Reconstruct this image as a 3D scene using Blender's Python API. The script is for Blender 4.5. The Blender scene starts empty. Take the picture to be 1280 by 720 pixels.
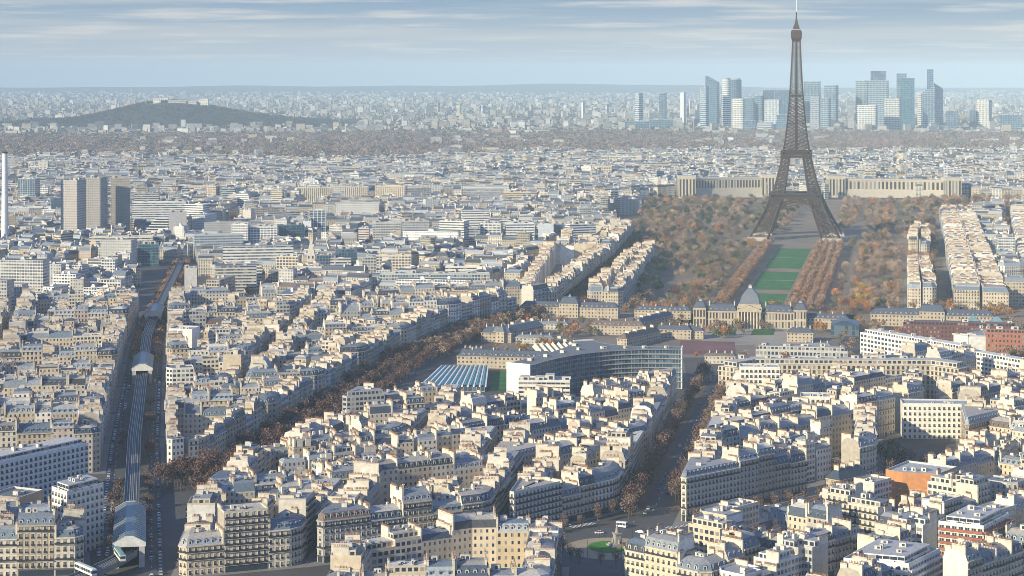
import bpy, math, random
import numpy as np
R = random.Random(7)
sc = bpy.context.scene
# ------------------------------------------------------------------ camera, world, sun, exposure
F, HOR, HC = 2475.0, 90.0, 228.0          # focal length and eye level in photo pixels, eye height in metres
cam = bpy.data.cameras.new("camera"); co = bpy.data.objects.new("camera", cam); sc.collection.objects.link(co)
co.location = (0, 0, HC); co.rotation_euler = (math.radians(90), 0, 0)
cam.sensor_width = 36; cam.lens = F / 1280 * 36; cam.shift_y = -(360 - HOR) / 1280
cam.clip_start = 1; cam.clip_end = 200000
sc.camera = co
SUN_AZ, SUN_EL = math.radians(-130), math.radians(21)      # from the view direction, clockwise
sdir = (math.sin(SUN_AZ) * math.cos(SUN_EL), math.cos(SUN_AZ) * math.cos(SUN_EL), math.sin(SUN_EL))
sun = bpy.data.lights.new("sun", "SUN"); sun.energy = 5.0; sun.angle = math.radians(0.5); sun.color = (1.0, 0.875, 0.60)
so = bpy.data.objects.new("sun", sun); sc.collection.objects.link(so)
from mathutils import Vector
so.rotation_euler = Vector(sdir).to_track_quat('Z', 'Y').to_euler()
w = bpy.data.worlds.new("World"); sc.world = w; w.use_nodes = True
nt = w.node_tree; nt.nodes.clear()
def N(t, tree=None): return (tree or nt).nodes.new(t)
def sky_world():
    L = nt.links.new
    sky = N('ShaderNodeTexSky'); sky.sky_type = 'NISHITA'; sky.sun_disc = False
    sky.sun_elevation = SUN_EL; sky.sun_rotation = SUN_AZ % (2 * math.pi); sky.air_density = 1.3; sky.dust_density = 0.6; sky.ozone_density = 3.0
    tc = N('ShaderNodeTexCoord'); sep = N('ShaderNodeSeparateXYZ'); L(tc.outputs['Generated'], sep.inputs[0])
    def m(op, a, b=None, c=None):
        n = N('ShaderNodeMath'); n.operation = op
        for i, x in enumerate((a, b, c)):
            if x is None: continue
            if isinstance(x, (int, float)): n.inputs[i].default_value = x
            else: L(x, n.inputs[i])
        return n.outputs[0]
    z = m('MAXIMUM', sep.outputs[2], 0.0); zz = m('ADD', z, 0.035)
    px, py = m('DIVIDE', sep.outputs[0], zz), m('DIVIDE', sep.outputs[1], zz)
    def layer(sx, sy, off, lo, hi, det=7):
        cb = N('ShaderNodeCombineXYZ'); L(m('MULTIPLY_ADD', px, sx, off), cb.inputs[0]); L(m('MULTIPLY', py, sy), cb.inputs[1])
        t = N('ShaderNodeTexNoise'); t.inputs['Scale'].default_value = 1; t.inputs['Detail'].default_value = det; t.inputs['Roughness'].default_value = .58
        L(cb.outputs[0], t.inputs['Vector'])
        mr = N('ShaderNodeMapRange'); mr.inputs[1].default_value = lo; mr.inputs[2].default_value = hi; mr.interpolation_type = 'SMOOTHSTEP'
        L(t.outputs[0], mr.inputs[0]); return mr.outputs[0]
    c1 = layer(0.16, 0.30, 4.4, .46, .62)
    c2 = layer(0.7, 0.8, 8.3, .48, .70)
    def mix(f, a, b, bt='MIX'):
        n = N('ShaderNodeMix'); n.data_type = 'RGBA'; n.clamp_factor = True; n.blend_type = bt
        if isinstance(f, (int, float)): n.inputs[0].default_value = f
        else: L(f, n.inputs[0])
        for s, x in ((6, a), (7, b)):
            if isinstance(x, tuple): n.inputs[s].default_value = (*x, 1)
            else: L(x, n.inputs[s])
        return n.outputs[2]
    # thin high cloud over a clear blue sky; a pale band of haze sits on the horizon
    hz = N('ShaderNodeMapRange'); hz.inputs[1].default_value = 0.004; hz.inputs[2].default_value = 0.055; L(z, hz.inputs[0])
    hz.interpolation_type = 'SMOOTHSTEP'
    low = mix(hz.outputs[0], SKY_LOW, SKY_MID)
    hi = N('ShaderNodeMapRange'); hi.inputs[1].default_value = 0.04; hi.inputs[2].default_value = 0.10; L(z, hi.inputs[0])
    base = mix(hi.outputs[0], low, mix(1.0, sky.outputs[0], (.48, 1.0, 1.95), 'MULTIPLY'))
    up = N('ShaderNodeMapRange'); up.inputs[1].default_value = 0.001; up.inputs[2].default_value = 0.010; L(z, up.inputs[0])
    a = mix(m('MULTIPLY', m('MULTIPLY', c1, up.outputs[0]), .7), base, CLOUD_A)
    b = mix(m('MULTIPLY', m('MULTIPLY', c2, up.outputs[0]), .7), a, CLOUD_B)
    bg = N('ShaderNodeBackground'); bg.inputs[1].default_value = 0.075
    L(b, bg.inputs[0]); o = N('ShaderNodeOutputWorld'); L(bg.outputs[0], o.inputs[0])
SKY_LOW, SKY_MID, CLOUD_A, CLOUD_B = (5.0, 5.6, 6.1), (1.7, 3.3, 5.1), (5.8, 6.1, 6.2), (7.6, 7.4, 7.0)
sky_world()
vs = sc.view_settings; vs.view_transform = 'Standard'; vs.look = 'None'; vs.gamma = 1; vs.use_curve_mapping = False; vs.exposure = 0.42
cy = sc.cycles; cy.use_denoising = True; cy.max_bounces = 4; cy.diffuse_bounces = 2; cy.glossy_bounces = 2; cy.transparent_max_bounces = 8; cy.volume_bounces = 0; cy.filter_width = 0.85
HAZE_DENSITY = 6.0e-5
# ------------------------------------------------------------------ helpers
def G(px, py, z=0.0):
    "ground (or height z) point seen at a photo pixel"
    Y = (HC - z) * F / (py - HOR); return ((px - 640) / F * Y, Y)
def to_px(X, Y, z=0.0): return 640 + X / Y * F, HOR + (HC - z) * F / Y
def line(*pts):
    ys = np.array([p[0] for p in pts], float); xs = np.array([p[1] for p in pts], float)
    def f(Y):
        if Y < ys[0]: return float(xs[0] + (Y - ys[0]) * (xs[1] - xs[0]) / (ys[1] - ys[0]))
        if Y > ys[-1]: return float(xs[-1] + (Y - ys[-1]) * (xs[-1] - xs[-2]) / (ys[-1] - ys[-2]))
        return float(np.interp(Y, ys, xs))
    return f
def area(P): return sum(P[i][0] * P[(i + 1) % len(P)][1] - P[(i + 1) % len(P)][0] * P[i][1] for i in range(len(P))) / 2
def centroid(P):
    A = area(P); cx = cy_ = 0
    for i in range(len(P)):
        (x0, y0), (x1, y1) = P[i], P[(i + 1) % len(P)]; k = x0 * y1 - x1 * y0; cx += (x0 + x1) * k; cy_ += (y0 + y1) * k
    return cx / (6 * A), cy_ / (6 * A)
def inset(P, d):
    n = len(P); E = []
    for i in range(n):
        (x0, y0), (x1, y1) = P[i], P[(i + 1) % n]; l = math.hypot(x1 - x0, y1 - y0) or 1e-6
        ux, uy = (x1 - x0) / l, (y1 - y0) / l
        E.append((x0 - uy * d[i], y0 + ux * d[i], ux, uy))
    out = []
    for i in range(n):
        ax, ay, ux, uy = E[i - 1]; bx, by, vx, vy = E[i]; cr = ux * vy - uy * vx
        if abs(cr) < .08: out.append((bx, by)); continue
        t = ((bx - ax) * vy - (by - ay) * vx) / cr; out.append((ax + ux * t, ay + uy * t))
    return out
def inside(p, P):
    x, y = p; c = False
    for i in range(len(P)):
        (x0, y0), (x1, y1) = P[i - 1], P[i]
        if (y0 > y) != (y1 > y) and x < (x1 - x0) * (y - y0) / (y1 - y0) + x0: c = not c
    return c
MATS = {}
class MB:
    "collects faces; build() links them as one mesh object"
    def __init__(s): s.v, s.f, s.m, s.c, s.uv = [], [], [], [], []
    def face(s, pts, mat, col=(.5, .5, .5), uv=None):
        i = len(s.v); s.v.extend(pts); s.f.append(range(i, i + len(pts))); s.m.append(mat); s.c.append((*col[:3], 1.0)); s.uv.extend(uv or [(-9.5, -9.5)] * len(pts))
    def box(s, cx, cy, z0, z1, hx, hy, a=0.0, mat='plain', col=(.5, .5, .5), top=None, topmat=None, bay=0, fl=0, hx2=None, hy2=None, bottom=False):
        c, q = math.cos(a), math.sin(a); hx2 = hx if hx2 is None else hx2; hy2 = hy if hy2 is None else hy2
        lo = [(cx + x * c - y * q, cy + x * q + y * c, z0) for x, y in ((-hx, -hy), (hx, -hy), (hx, hy), (-hx, hy))]
        hi = [(cx + x * c - y * q, cy + x * q + y * c, z1) for x, y in ((-hx2, -hy2), (hx2, -hy2), (hx2, hy2), (-hx2, hy2))]
        for i in range(4):
            j = (i + 1) % 4; uv = None
            if bay:
                n = max(1, round((hx if i % 2 == 0 else hy) * 2 / bay)); uv = [(0, 0), (n, 0), (n, fl), (0, fl)]
            s.face([lo[i], lo[j], hi[j], hi[i]], mat, col, uv)
        s.face(hi, topmat or ('plain' if bay else mat), top or col)
        if bottom: s.face(lo[::-1], topmat or ('plain' if bay else mat), col)
    def bar(s, a, b, r, mat='plain', col=(.5, .5, .5), n=4):
        a, b = Vector(a), Vector(b); d = (b - a)
        if d.length < 1e-6: return
        d.normalize(); u = d.cross(Vector((0, 0, 1)) if abs(d.z) < .9 else Vector((1, 0, 0))).normalized(); v = d.cross(u)
        ra, rb = r if isinstance(r, tuple) else (r, r)
        A = [tuple(a + (u * math.cos(t) + v * math.sin(t)) * ra) for t in [math.pi / 4 + 2 * math.pi * k / n for k in range(n)]]
        B = [tuple(b + (u * math.cos(t) + v * math.sin(t)) * rb) for t in [math.pi / 4 + 2 * math.pi * k / n for k in range(n)]]
        for k in range(n): s.face([A[k], A[(k + 1) % n], B[(k + 1) % n], B[k]], mat, col)
        s.face(B, mat, col); s.face(A[::-1], mat, col)
    def poly(s, P, z, mat, col): s.face([(x, y, z) for x, y in P], mat, col)
    def prism(s, P, z0, z1, mat, col, topmat=None, top=None, bay=0, fl=0):
        n = len(P)
        for i in range(n):
            (x0, y0), (x1, y1) = P[i], P[(i + 1) % n]; uv = None
            if bay: k = max(1, round(math.hypot(x1 - x0, y1 - y0) / bay)); uv = [(0, 0), (k, 0), (k, fl), (0, fl)]
            s.face([(x0, y0, z0), (x1, y1, z0), (x1, y1, z1), (x0, y0, z1)], mat, col, uv)
        s.face([(x, y, z1) for x, y in P], topmat or 'plain', top or col)
    def mesh(s, name):
        V = np.array(s.v, dtype=np.float64); key = np.round(V * 500).astype(np.int64)
        _, first, inv = np.unique(key, axis=0, return_index=True, return_inverse=True); inv = inv.ravel()
        me = bpy.data.meshes.new(name); nl = len(V); ls = np.array([len(f) for f in s.f]); st = np.concatenate(([0], np.cumsum(ls)[:-1]))
        me.vertices.add(len(first)); me.vertices.foreach_set('co', V[first].astype(np.float32).ravel())
        me.loops.add(nl); me.loops.foreach_set('vertex_index', inv.astype(np.int32))
        me.polygons.add(len(ls)); me.polygons.foreach_set('loop_start', st.astype(np.int32)); me.polygons.foreach_set('loop_total', ls.astype(np.int32))
        names = list(dict.fromkeys(s.m)); ix = {k: i for i, k in enumerate(names)}
        for k in names: me.materials.append(MATS[k])
        me.polygons.foreach_set('material_index', np.array([ix[k] for k in s.m], np.int32))
        uvl = me.uv_layers.new(name='UVMap'); uvl.uv.foreach_set('vector', np.array(s.uv, np.float32).ravel())
        at = me.attributes.new('Col', 'FLOAT_COLOR', 'FACE'); at.data.foreach_set('color', np.array(s.c, np.float32).ravel())
        me.polygons.foreach_set('use_smooth', np.zeros(len(ls), bool)); me.update(calc_edges=True); me.validate(); return me
    def build(s, name, parent=None, loc=None, rz=0.0): return link(name, s.mesh(name), parent, loc, rz)
def link(name, me, parent=None, loc=None, rz=0.0, scale=None):
    o = bpy.data.objects.new(name, me); sc.collection.objects.link(o)
    if parent: o.parent = parent
    if loc: o.location = loc
    if rz: o.rotation_euler = (0, 0, rz)
    if scale: o.scale = scale
    return o
LABELS = {}
def tag(o, label, cat, group=None, kind=None):
    o['label'] = label; o['category'] = cat; LABELS.setdefault(label, []).append(o)
    if group: o['group'] = group
    if kind: o['kind'] = kind
    return o
def thing(name, label, cat, loc=(0, 0, 0), rz=0.0, group=None): return tag(link(name, None, None, loc, rz), label, cat, group)
def structure(name, mb, label=None):
    o = mb.build(name); o['kind'] = 'structure'; o['label'] = label or name.replace('_', ' ') + ' of the city view'; o['category'] = name.replace('_', ' '); return o
def build_np(name, V, Q, mats, uv, col, names):
    me = bpy.data.meshes.new(name); n = len(Q)
    me.vertices.add(len(V)); me.vertices.foreach_set('co', V.astype(np.float32).ravel())
    me.loops.add(4 * n); me.loops.foreach_set('vertex_index', Q.astype(np.int32).ravel())
    me.polygons.add(n); me.polygons.foreach_set('loop_start', np.arange(n, dtype=np.int32) * 4); me.polygons.foreach_set('loop_total', np.full(n, 4, np.int32))
    for k in names: me.materials.append(MATS[k])
    me.polygons.foreach_set('material_index', mats.astype(np.int32))
    if uv is not None: me.uv_layers.new(name='UVMap').uv.foreach_set('vector', uv.astype(np.float32).ravel())
    at = me.attributes.new('Col', 'FLOAT_COLOR', 'FACE'); at.data.foreach_set('color', col.astype(np.float32).ravel())
    me.polygons.foreach_set('use_smooth', np.zeros(n, bool)); me.update(calc_edges=True); return me
# ------------------------------------------------------------------ materials
def mat(name, rough=.7, spec=.3, metallic=0.0, noise=(.25, .18), window=None, colour=None, glass=(.03, .045, .07)):
    "Col face colour x weathering noise; optional window grid read from the UV map, one unit per bay and storey"
    m = bpy.data.materials.new(name); m.use_nodes = True; t = m.node_tree; b = t.nodes['Principled BSDF']; L = t.links.new
    b.inputs['Roughness'].default_value = rough; b.inputs['Specular IOR Level'].default_value = spec; b.inputs['Metallic'].default_value = metallic
    def mm(op, a, c=None, d=None):
        n = t.nodes.new('ShaderNodeMath'); n.operation = op
        for i, x in enumerate((a, c, d)):
            if x is None: continue
            if isinstance(x, (int, float)): n.inputs[i].default_value = x
            else: L(x, n.inputs[i])
        return n.outputs[0]
    def mix(f, a, c, bt='MIX'):
        n = t.nodes.new('ShaderNodeMix'); n.data_type = 'RGBA'; n.blend_type = bt
        if isinstance(f, (int, float)): n.inputs[0].default_value = f
        else: L(f, n.inputs[0])
        for s, x in ((6, a), (7, c)):
            if isinstance(x, tuple): n.inputs[s].default_value = (*x, 1)
            else: L(x, n.inputs[s])
        return n.outputs[2]
    if colour: rgb = t.nodes.new('ShaderNodeRGB'); rgb.outputs[0].default_value = (*colour, 1); col = rgb.outputs[0]
    else: at = t.nodes.new('ShaderNodeAttribute'); at.attribute_name = 'Col'; col = at.outputs['Color']
    geo = t.nodes.new('ShaderNodeNewGeometry')
    if noise:
        nz = t.nodes.new('ShaderNodeTexNoise'); nz.inputs['Scale'].default_value = noise[0]; nz.inputs['Detail'].default_value = 5; nz.inputs['Roughness'].default_value = .65
        L(geo.outputs['Position'], nz.inputs['Vector'])
        k = mm('MULTIPLY_ADD', nz.outputs[0], 2 * noise[1] * 2, 1 - 2 * noise[1])
        cmb = t.nodes.new('ShaderNodeCombineColor'); [L(k, cmb.inputs[i]) for i in range(3)]
        col = mix(1.0, col, cmb.outputs[0], 'MULTIPLY')
    if window:
        uvn = t.nodes.new('ShaderNodeUVMap'); uvn.uv_map = 'UVMap'; sp = t.nodes.new('ShaderNodeSeparateXYZ'); L(uvn.outputs[0], sp.inputs[0])
        u, v = sp.outputs[0], sp.outputs[1]; fu, fv = mm('FRACT', u), mm('FRACT', v); iu, iv = mm('FLOOR', u), mm('FLOOR', v)
        wu, v0, v1 = window['wu'], window['v0'], window['v1']
        a = mm('LESS_THAN', mm('ABSOLUTE', mm('SUBTRACT', fu, .5)), wu); c = mm('MULTIPLY', mm('GREATER_THAN', fv, v0), mm('LESS_THAN', fv, v1))
        mask = mm('MULTIPLY', mm('MULTIPLY', a, c), mm('GREATER_THAN', u, -.001))
        cb = t.nodes.new('ShaderNodeCombineXYZ'); L(iu, cb.inputs[0]); L(iv, cb.inputs[1]); pv = t.nodes.new('ShaderNodeVectorMath'); pv.operation = 'SNAP'
        L(geo.outputs['Position'], pv.inputs[0]); pv.inputs[1].default_value = (23, 23, 500); ad = t.nodes.new('ShaderNodeVectorMath'); L(pv.outputs[0], ad.inputs[0]); L(cb.outputs[0], ad.inputs[1])
        wn = t.nodes.new('ShaderNodeTexWhiteNoise'); L(ad.outputs[0], wn.inputs['Vector'])
        curtain = mm('MULTIPLY', mm('GREATER_THAN', wn.outputs[0], .74), .75)
        gcol = mix(curtain, glass, window.get('curtain', (.32, .31, .29)))
        if window.get('balcony'):
            bal = mm('MULTIPLY', mm('MAXIMUM', mm('COMPARE', iv, 2.0, .1), mm('COMPARE', iv, 5.0, .1)), mm('LESS_THAN', fv, .26))
            bal = mm('MULTIPLY', bal, .72); col = mix(bal, col, (.045, .045, .05))
            ledge = mm('MULTIPLY', mm('GREATER_THAN', fv, .95), .35); col = mix(ledge, col, (.1, .09, .08))
            sh = mm('MULTIPLY', mm('MULTIPLY', mm('LESS_THAN', iv, .5), mm('LESS_THAN', mm('ABSOLUTE', mm('SUBTRACT', fu, .5)), .38)), mm('LESS_THAN', fv, .72))
            mask = mm('MAXIMUM', mask, mm('MULTIPLY', sh, mm('GREATER_THAN', u, -.001)))
        if window.get('band'):
            col = mix(mm('MULTIPLY', mm('LESS_THAN', fv, .12), .5), col, (.62, .62, .6))
        col = mix(mask, col, gcol)
        L(mm('MULTIPLY_ADD', mask, .12 - rough, rough), b.inputs['Roughness'])
        L(mm('MULTIPLY_ADD', mask, .3, spec), b.inputs['Specular IOR Level'])
    L(col, b.inputs['Base Color']); MATS[name] = m; return m
mat('plain', noise=(.45, .24)); mat('facade', noise=(.4, .24), window=dict(wu=.21, v0=.2, v1=.8, balcony=1))
mat('court', window=dict(wu=.19, v0=.3, v1=.76)); mat('grid', window=dict(wu=.34, v0=.25, v1=.8)); mat('ribbon', window=dict(wu=.47, v0=.38, v1=.82, band=1))
mat('curtain', rough=.3, spec=.5, window=dict(wu=.44, v0=.14, v1=.97, curtain=(.12, .17, .22)), glass=(.035, .07, .11)); mat('stripe', window=dict(wu=.5, v0=.5, v1=.97, band=1), glass=(.03, .05, .08))
mat('pillars', window=dict(wu=.27, v0=.1, v1=.86), glass=(.05, .05, .055))
mat('roof', rough=.55, spec=.25, noise=(.8, .34)); mat('glass', rough=.12, spec=.6, noise=None, colour=(.03, .045, .065)); mat('iron', rough=.6, noise=None, colour=(.035, .035, .04))
mat('drape', rough=.5, spec=.5, noise=None, colour=(.24, .225, .20)); mat('frame', noise=None, colour=(.62, .58, .5)); mat('pot', noise=None, colour=(.27, .15, .10)); mat('lead', rough=.45, spec=.45, noise=(.5, .25), colour=(.17, .2, .24))
mat('leaf', rough=.8, spec=.1, noise=(.12, .22)); mat('bark', noise=(1.2, .25), colour=(.09, .07, .055)); mat('ground', noise=(.02, .3), rough=.9)
mat('asphalt', noise=(.15, .2), rough=.85, colour=(.085, .086, .09)); mat('paving', noise=(.1, .15), rough=.85, colour=(.22, .21, .2)); mat('lawn', noise=(.09, .4), rough=.9)
mat('tower', rough=.55, spec=.4, noise=(.4, .15), colour=(.055, .034, .024)); mat('paint', noise=None, rough=.55, colour=(.75, .75, .75)); mat('rubber', noise=None, colour=(.02, .02, .02))
mat('metal', rough=.35, spec=.5, noise=(.3, .2)); mat('water', rough=.08, spec=.6, noise=None, colour=(.05, .09, .1))
# ------------------------------------------------------------------ the streets: building lines as X over Y
VL = line((780, -172), (896, -193), (1201, -248), (1660, -323), (2213, -389), (2700, -452))
VR = line((780, -134), (896, -154), (1201, -210), (1660, -289), (1820, -313), (2213, -359), (2700, -422))
SL = line((1090, -184), (1128, -175), (1343, -136), (1600, -86), (1852, -24), (1880, 34), (2350, 118), (2700, 165))
SR = line((880, -149), (927, -155), (980, -157), (1085, -147), (1120, -138), (1172, -117), (1307, -86), (1480, -64), (1650, -32), (1823, 22), (1880, 76), (2350, 150), (2700, 200))
AL = line((1000, 50), (1030, 55), (1128, 73), (1297, 101), (1420, 123))
AR = line((1000, 85), (1035, 93), (1297, 141), (1420, 164), (1500, 179))
L1 = line((905, -96), (1500, -24)); L2 = line((960, -7), (1500, 74))
def FRY(x): return float(np.interp(x, [-320, -151, -40, 36, 54, 90], [830, 893, 937, 999, 1028, 1070]))
def FR2(x): return float(np.interp(x, [60, 83, 174, 314, 460], [977, 999, 1075, 1214, 1365]))
def meet(Lf, yf):
    y = 1000.0
    for _ in range(40): y = .5 * y + .5 * yf(Lf(y))
    return (Lf(y), y)
def quad(Lf, Rf, near, far): return [meet(Lf, near), meet(Rf, near), meet(Rf, far), meet(Lf, far)]
def off(f, k): return lambda x: f(x) + k
def shift(f, k): return lambda y: f(y) + k
# ------------------------------------------------------------------ building specs
WALLS = {'cream': (.56, .475, .355), 'pale': (.60, .54, .44), 'tan': (.44, .36, .265), 'honey': (.52, .43, .30), 'grey': (.43, .42, .40), 'white': (.69, .655, .59), 'buff': (.49, .43, .36), 'rosy': (.49, .40, .34)}
ROOFS = {'slate': (.06, .08, .12), 'zinc': (.27, .30, .34), 'dark': (.06, .065, .075), 'bluish': (.13, .17, .22), 'brown': (.17, .11, .085)}
TOPS = [(.27, .28, .30), (.40, .38, .36), (.20, .225, .26), (.52, .49, .44), (.13, .16, .21), (.36, .33, .29), (.23, .23, .23)]
SPECS = []
NOGRID = []   # hand laid blocks: the far street grid leaves them free
PAVE = MB()
NUMS = 'first second third fourth fifth sixth seventh eighth ninth tenth eleventh twelfth thirteenth fourteenth fifteenth sixteenth seventeenth eighteenth nineteenth twentieth'.split()
def nth(i): return NUMS[i] if i < 20 else ('twenty-' + NUMS[i - 20] if i < 29 else 'thirtieth')
def block(P, name, D=13, modern=.12, fl=(5, 7), court=True, edges=None, pave=True, deep=.3):
    if area(P) < 0: P = P[::-1]
    NOGRID.append(P)
    n = len(P); Ls = [math.dist(P[i], P[(i + 1) % n]) for i in range(n)]
    D = min(D, deep * min(Ls)); Q = inset(P, [D] * n)
    if pave: PAVE.prism(inset(P, [-3.4] * n), -.3, .13, 'paving', (.2, .2, .2), topmat='paving')
    U = []
    for i in range(n):
        (x0, y0), (x1, y1) = P[i], P[(i + 1) % n]; U.append(((x1 - x0) / Ls[i], (y1 - y0) / Ls[i]))
    C = []
    for i in range(n):
        a, b = U[i - 1], U[i]; th = math.pi - math.acos(max(-1, min(1, a[0] * b[0] + a[1] * b[1])))
        C.append(min(max(D * 1.05, D / math.tan(th / 2) + 1.5) + R.uniform(0, 5), .47 * min(Ls[i - 1], Ls[i])))
    A = lambda i, s: (P[i][0] + U[i][0] * s, P[i][1] + U[i][1] * s)
    B = lambda i, s: (P[i][0] + U[i][0] * s - U[i][1] * D, P[i][1] + U[i][1] * s + U[i][0] * D)
    en = edges or ['near side', 'right side', 'far side', 'left side', 'short side']
    base = R.randint(*fl)
    def add(poly, types, where, kind):
        if deep > .45 and kind != 'court': types = ['party' if t == 'court' else t for t in types]
        mod = R.random() < modern; nf = base + R.choice([-1, -1, 0, 0, 0, 0, 1, 1]) if not mod else R.randint(5, 9)
        if kind == 'court': nf = R.choice([3, 4, 5, 5, 6, 6, 7])
        nf = max(2, nf)
        wk = R.choices(list(WALLS), [30, 24, 16, 10, 9, 4, 12, 6])[0] if not mod else R.choice(['white', 'pale', 'cream', 'grey'])
        rk = 'flat' if mod else R.choices(list(ROOFS), [28, 40, 9, 18, 3])[0]
        j = R.uniform(.88, 1.1)
        SPECS.append(dict(P=poly, t=types, where=where, kind=kind, block=name, nf=nf, wk=wk, rk=rk, wall=tuple(min(.8, c * j) for c in WALLS[wk]), c=centroid(poly), mod=mod))
    for i in range(n):
        k = (i + 1) % n; s0, s1 = C[i], Ls[i] - C[k]
        m = max(1, round((s1 - s0) / R.uniform(12, 17))) if s1 - s0 > 5 else 0
        cuts = [s0 + (s1 - s0) * (q + (R.uniform(-.18, .18) if 0 < q < m else 0)) / m for q in range(m + 1)] if m else []
        for q in range(m):
            a, b = cuts[q], cuts[q + 1]
            add([A(i, a), A(i, b), B(i, b), B(i, a)], ['street', 'party', 'court', 'party'], en[min(i, len(en) - 1)], 'row')
        p = (i - 1) % n; a = Ls[p] - C[i]; ch = min(4.0, C[i] * .3)
        if C[i] > D * .98 and abs(math.dist(P[i], Q[i])) < C[i] * 2:
            add([A(p, a), A(p, Ls[p] - ch), A(i, ch), A(i, C[i]), B(i, C[i]), Q[i], B(p, a)], ['street', 'street', 'street', 'party', 'court', 'court', 'party'], ['near left corner', 'near right corner', 'far right corner', 'far left corner', 'tip'][min(i, 4)], 'corner')
        else:
            add([A(p, a), P[i], A(i, C[i]), Q[i]], ['street', 'street', 'party', 'party'], ['near left corner', 'near right corner', 'far right corner', 'far left corner', 'tip'][min(i, 4)], 'corner')
    if court and min(Ls) > 2 * D + 22:
        Rr = inset(Q, [6] * n)
        if area(Rr) > 150:
            u = U[max(range(n), key=lambda i: Ls[i])]; v = (-u[1], u[0]); c = centroid(Rr)
            ex = max(Ls)
            w0, d0 = 13.5, 10
            for a in range(-int(ex / w0), int(ex / w0) + 1):
                for b in range(-int(ex / d0), int(ex / d0) + 1):
                    if R.random() < .14: continue
                    hw, hd = R.uniform(4.8, 6.7), R.uniform(3.5, 4.9)
                    ox, oy = a * w0 + R.uniform(-1, 1), b * d0
                    poly = [(c[0] + u[0] * (ox + x) + v[0] * (oy + y), c[1] + u[1] * (ox + x) + v[1] * (oy + y)) for x, y in ((-hw, -hd), (hw, -hd), (hw, hd), (-hw, hd))]
                    if all(inside(p, Rr) for p in poly): add(poly, ['court', 'party', 'court', 'party'] if R.random() < .6 else ['court'] * 4, 'courtyard', 'court')
# centre: between the diagonal avenue and the wide avenue
rown = ['front', 'second', 'third', 'fourth', 'fifth']
M2, M3, M4 = line((1090, -14), (1180, -3)), line((1220, -50), (1300, -40)), line((1230, -40), (1500, -14))
for k, (a, b, cols) in enumerate([(0, 100, [('left', SR, shift(L1, -3.5)), ('middle', shift(L1, 3.5), shift(L2, -4)), ('right', shift(L2, 4), AL)]), (108, 204, [('left', SR, shift(M2, -4)), ('right', shift(M2, 4), AL)]),
        (212, 302, [('left', SR, shift(M3, -4)), ('right', shift(M3, 4), AL)]), (310, 364, [('left', SR, M4)])]):
    for nm, lf, rf in cols: block(quad(lf, rf, off(FRY, a), off(FRY, b)), f'the {rown[k]} {nm} block behind the roundabout', modern=.08, fl=(5, 6))
# right of the wide avenue
for k, nm, a, b, y0, y1 in ((0, 'avenue', 0, 98, 0, 96), (0, 'outer', 150, 262, 0, 92), (1, 'avenue', 0, 128, 104, 196), (1, 'middle', 137, 240, 100, 130), 
        (2, 'avenue', 0, 78, 204, 300), (2, 'middle', 86, 180, 204, 275)): block(quad(shift(AR, a), shift(AR, b), off(FR2, y0), off(FR2, y1)), f'the {rown[k]} {nm} block right of the avenue', modern=.3 if k else .1, fl=(5, 7))
def uv_(u, v): return (83 + .68 * u + .73 * v, 999 + .73 * u - .68 * v)
for nm, u0, u1, v0, v1 in (('kerb', -68, -6, 64, 118), ('bay', -122, -80, 64, 112), ('middle', 4, 84, 72, 132), ('garden', 96, 176, 76, 136), ('edge', 188, 262, 40, 120), ('end', 272, 350, 20, 110),
                           ('low', -130, -70, 122, 175), ('lower', -60, 10, 128, 190), ('inner', 20, 96, 142, 205), ('outer', 106, 176, 146, 212), ('far edge', 186, 262, 130, 200), ('bottom', 60, 140, 215, 280), ('corner', 150, 230, 222, 290)):
    block([uv_(u0, v1), uv_(u1, v1), uv_(u1, v0), uv_(u0, v0)], f'the {nm} block of the lower right', D=12, modern=.32, fl=(4, 6))
# foreground, centre, and the strip below the frame that shades it
block([(-78, 800), (16, 806), (23, 908), (-22, 906), (-74, 872)], 'the block before the roundabout', modern=.25, fl=(5, 6))
# between the viaduct and the diagonal avenue
def cut(y): return lambda x: y + .25 * (x + 200)
block([(VR(1117), 1117), (SL(1130) - 2, 1130), meet(SL, cut(1235)), meet(VR, cut(1235))], 'the wedge block beside the viaduct', modern=.1)
rr = [(1247, 1335), (1346, 1440), (1452, 1560), (1572, 1690), (1702, 1835)]
for k, (a, b) in enumerate(rr):
    if k == 0: block(quad(VR, SL, cut(a), cut(b)), 'the block above the wedge', modern=.1); continue
    mid = lambda y: .52 * VR(y) + .48 * SL(y)
    block(quad(VR, shift(mid, -5), cut(a), cut(b)), f'the {rown[k]} viaduct block above the wedge', modern=.22); block(quad(shift(mid, 5), SL, cut(a), cut(b)), f'the {rown[k]} avenue block above the wedge', modern=.12)
# left of the viaduct
def cutl(y): return lambda x: y + .22 * (x + 230)
EL = lambda y: -.2586 * y - 95
for k, (a, b) in enumerate([(1128, 1215), (1226, 1325), (1337, 1440), (1452, 1560), (1572, 1690), (1702, 1835)]):
    mid = lambda y: max(EL(y) + 45, -.2586 * y - 8) if y < 1500 else .5 * (EL(y) + VL(y))
    nm = ['nearest', 'second', 'third', 'fourth', 'fifth', 'sixth'][k]
    block(quad(EL, VL, cutl(a), cutl(b)), f'the {nm} block left of the viaduct', modern=.3) if k < 3 else (block(quad(EL, shift(mid, -5), cutl(a), cutl(b)), f'the {nm} outer block left of the viaduct', modern=.3), block(quad(shift(mid, 5), VL, cutl(a), cutl(b)), f'the {nm} block left of the viaduct', modern=.3))
block([(-236, 893), (-194, 897), (-203, 936), (-245, 925)], 'the corner block left of the viaduct', modern=0, court=False, fl=(6, 6))
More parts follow.
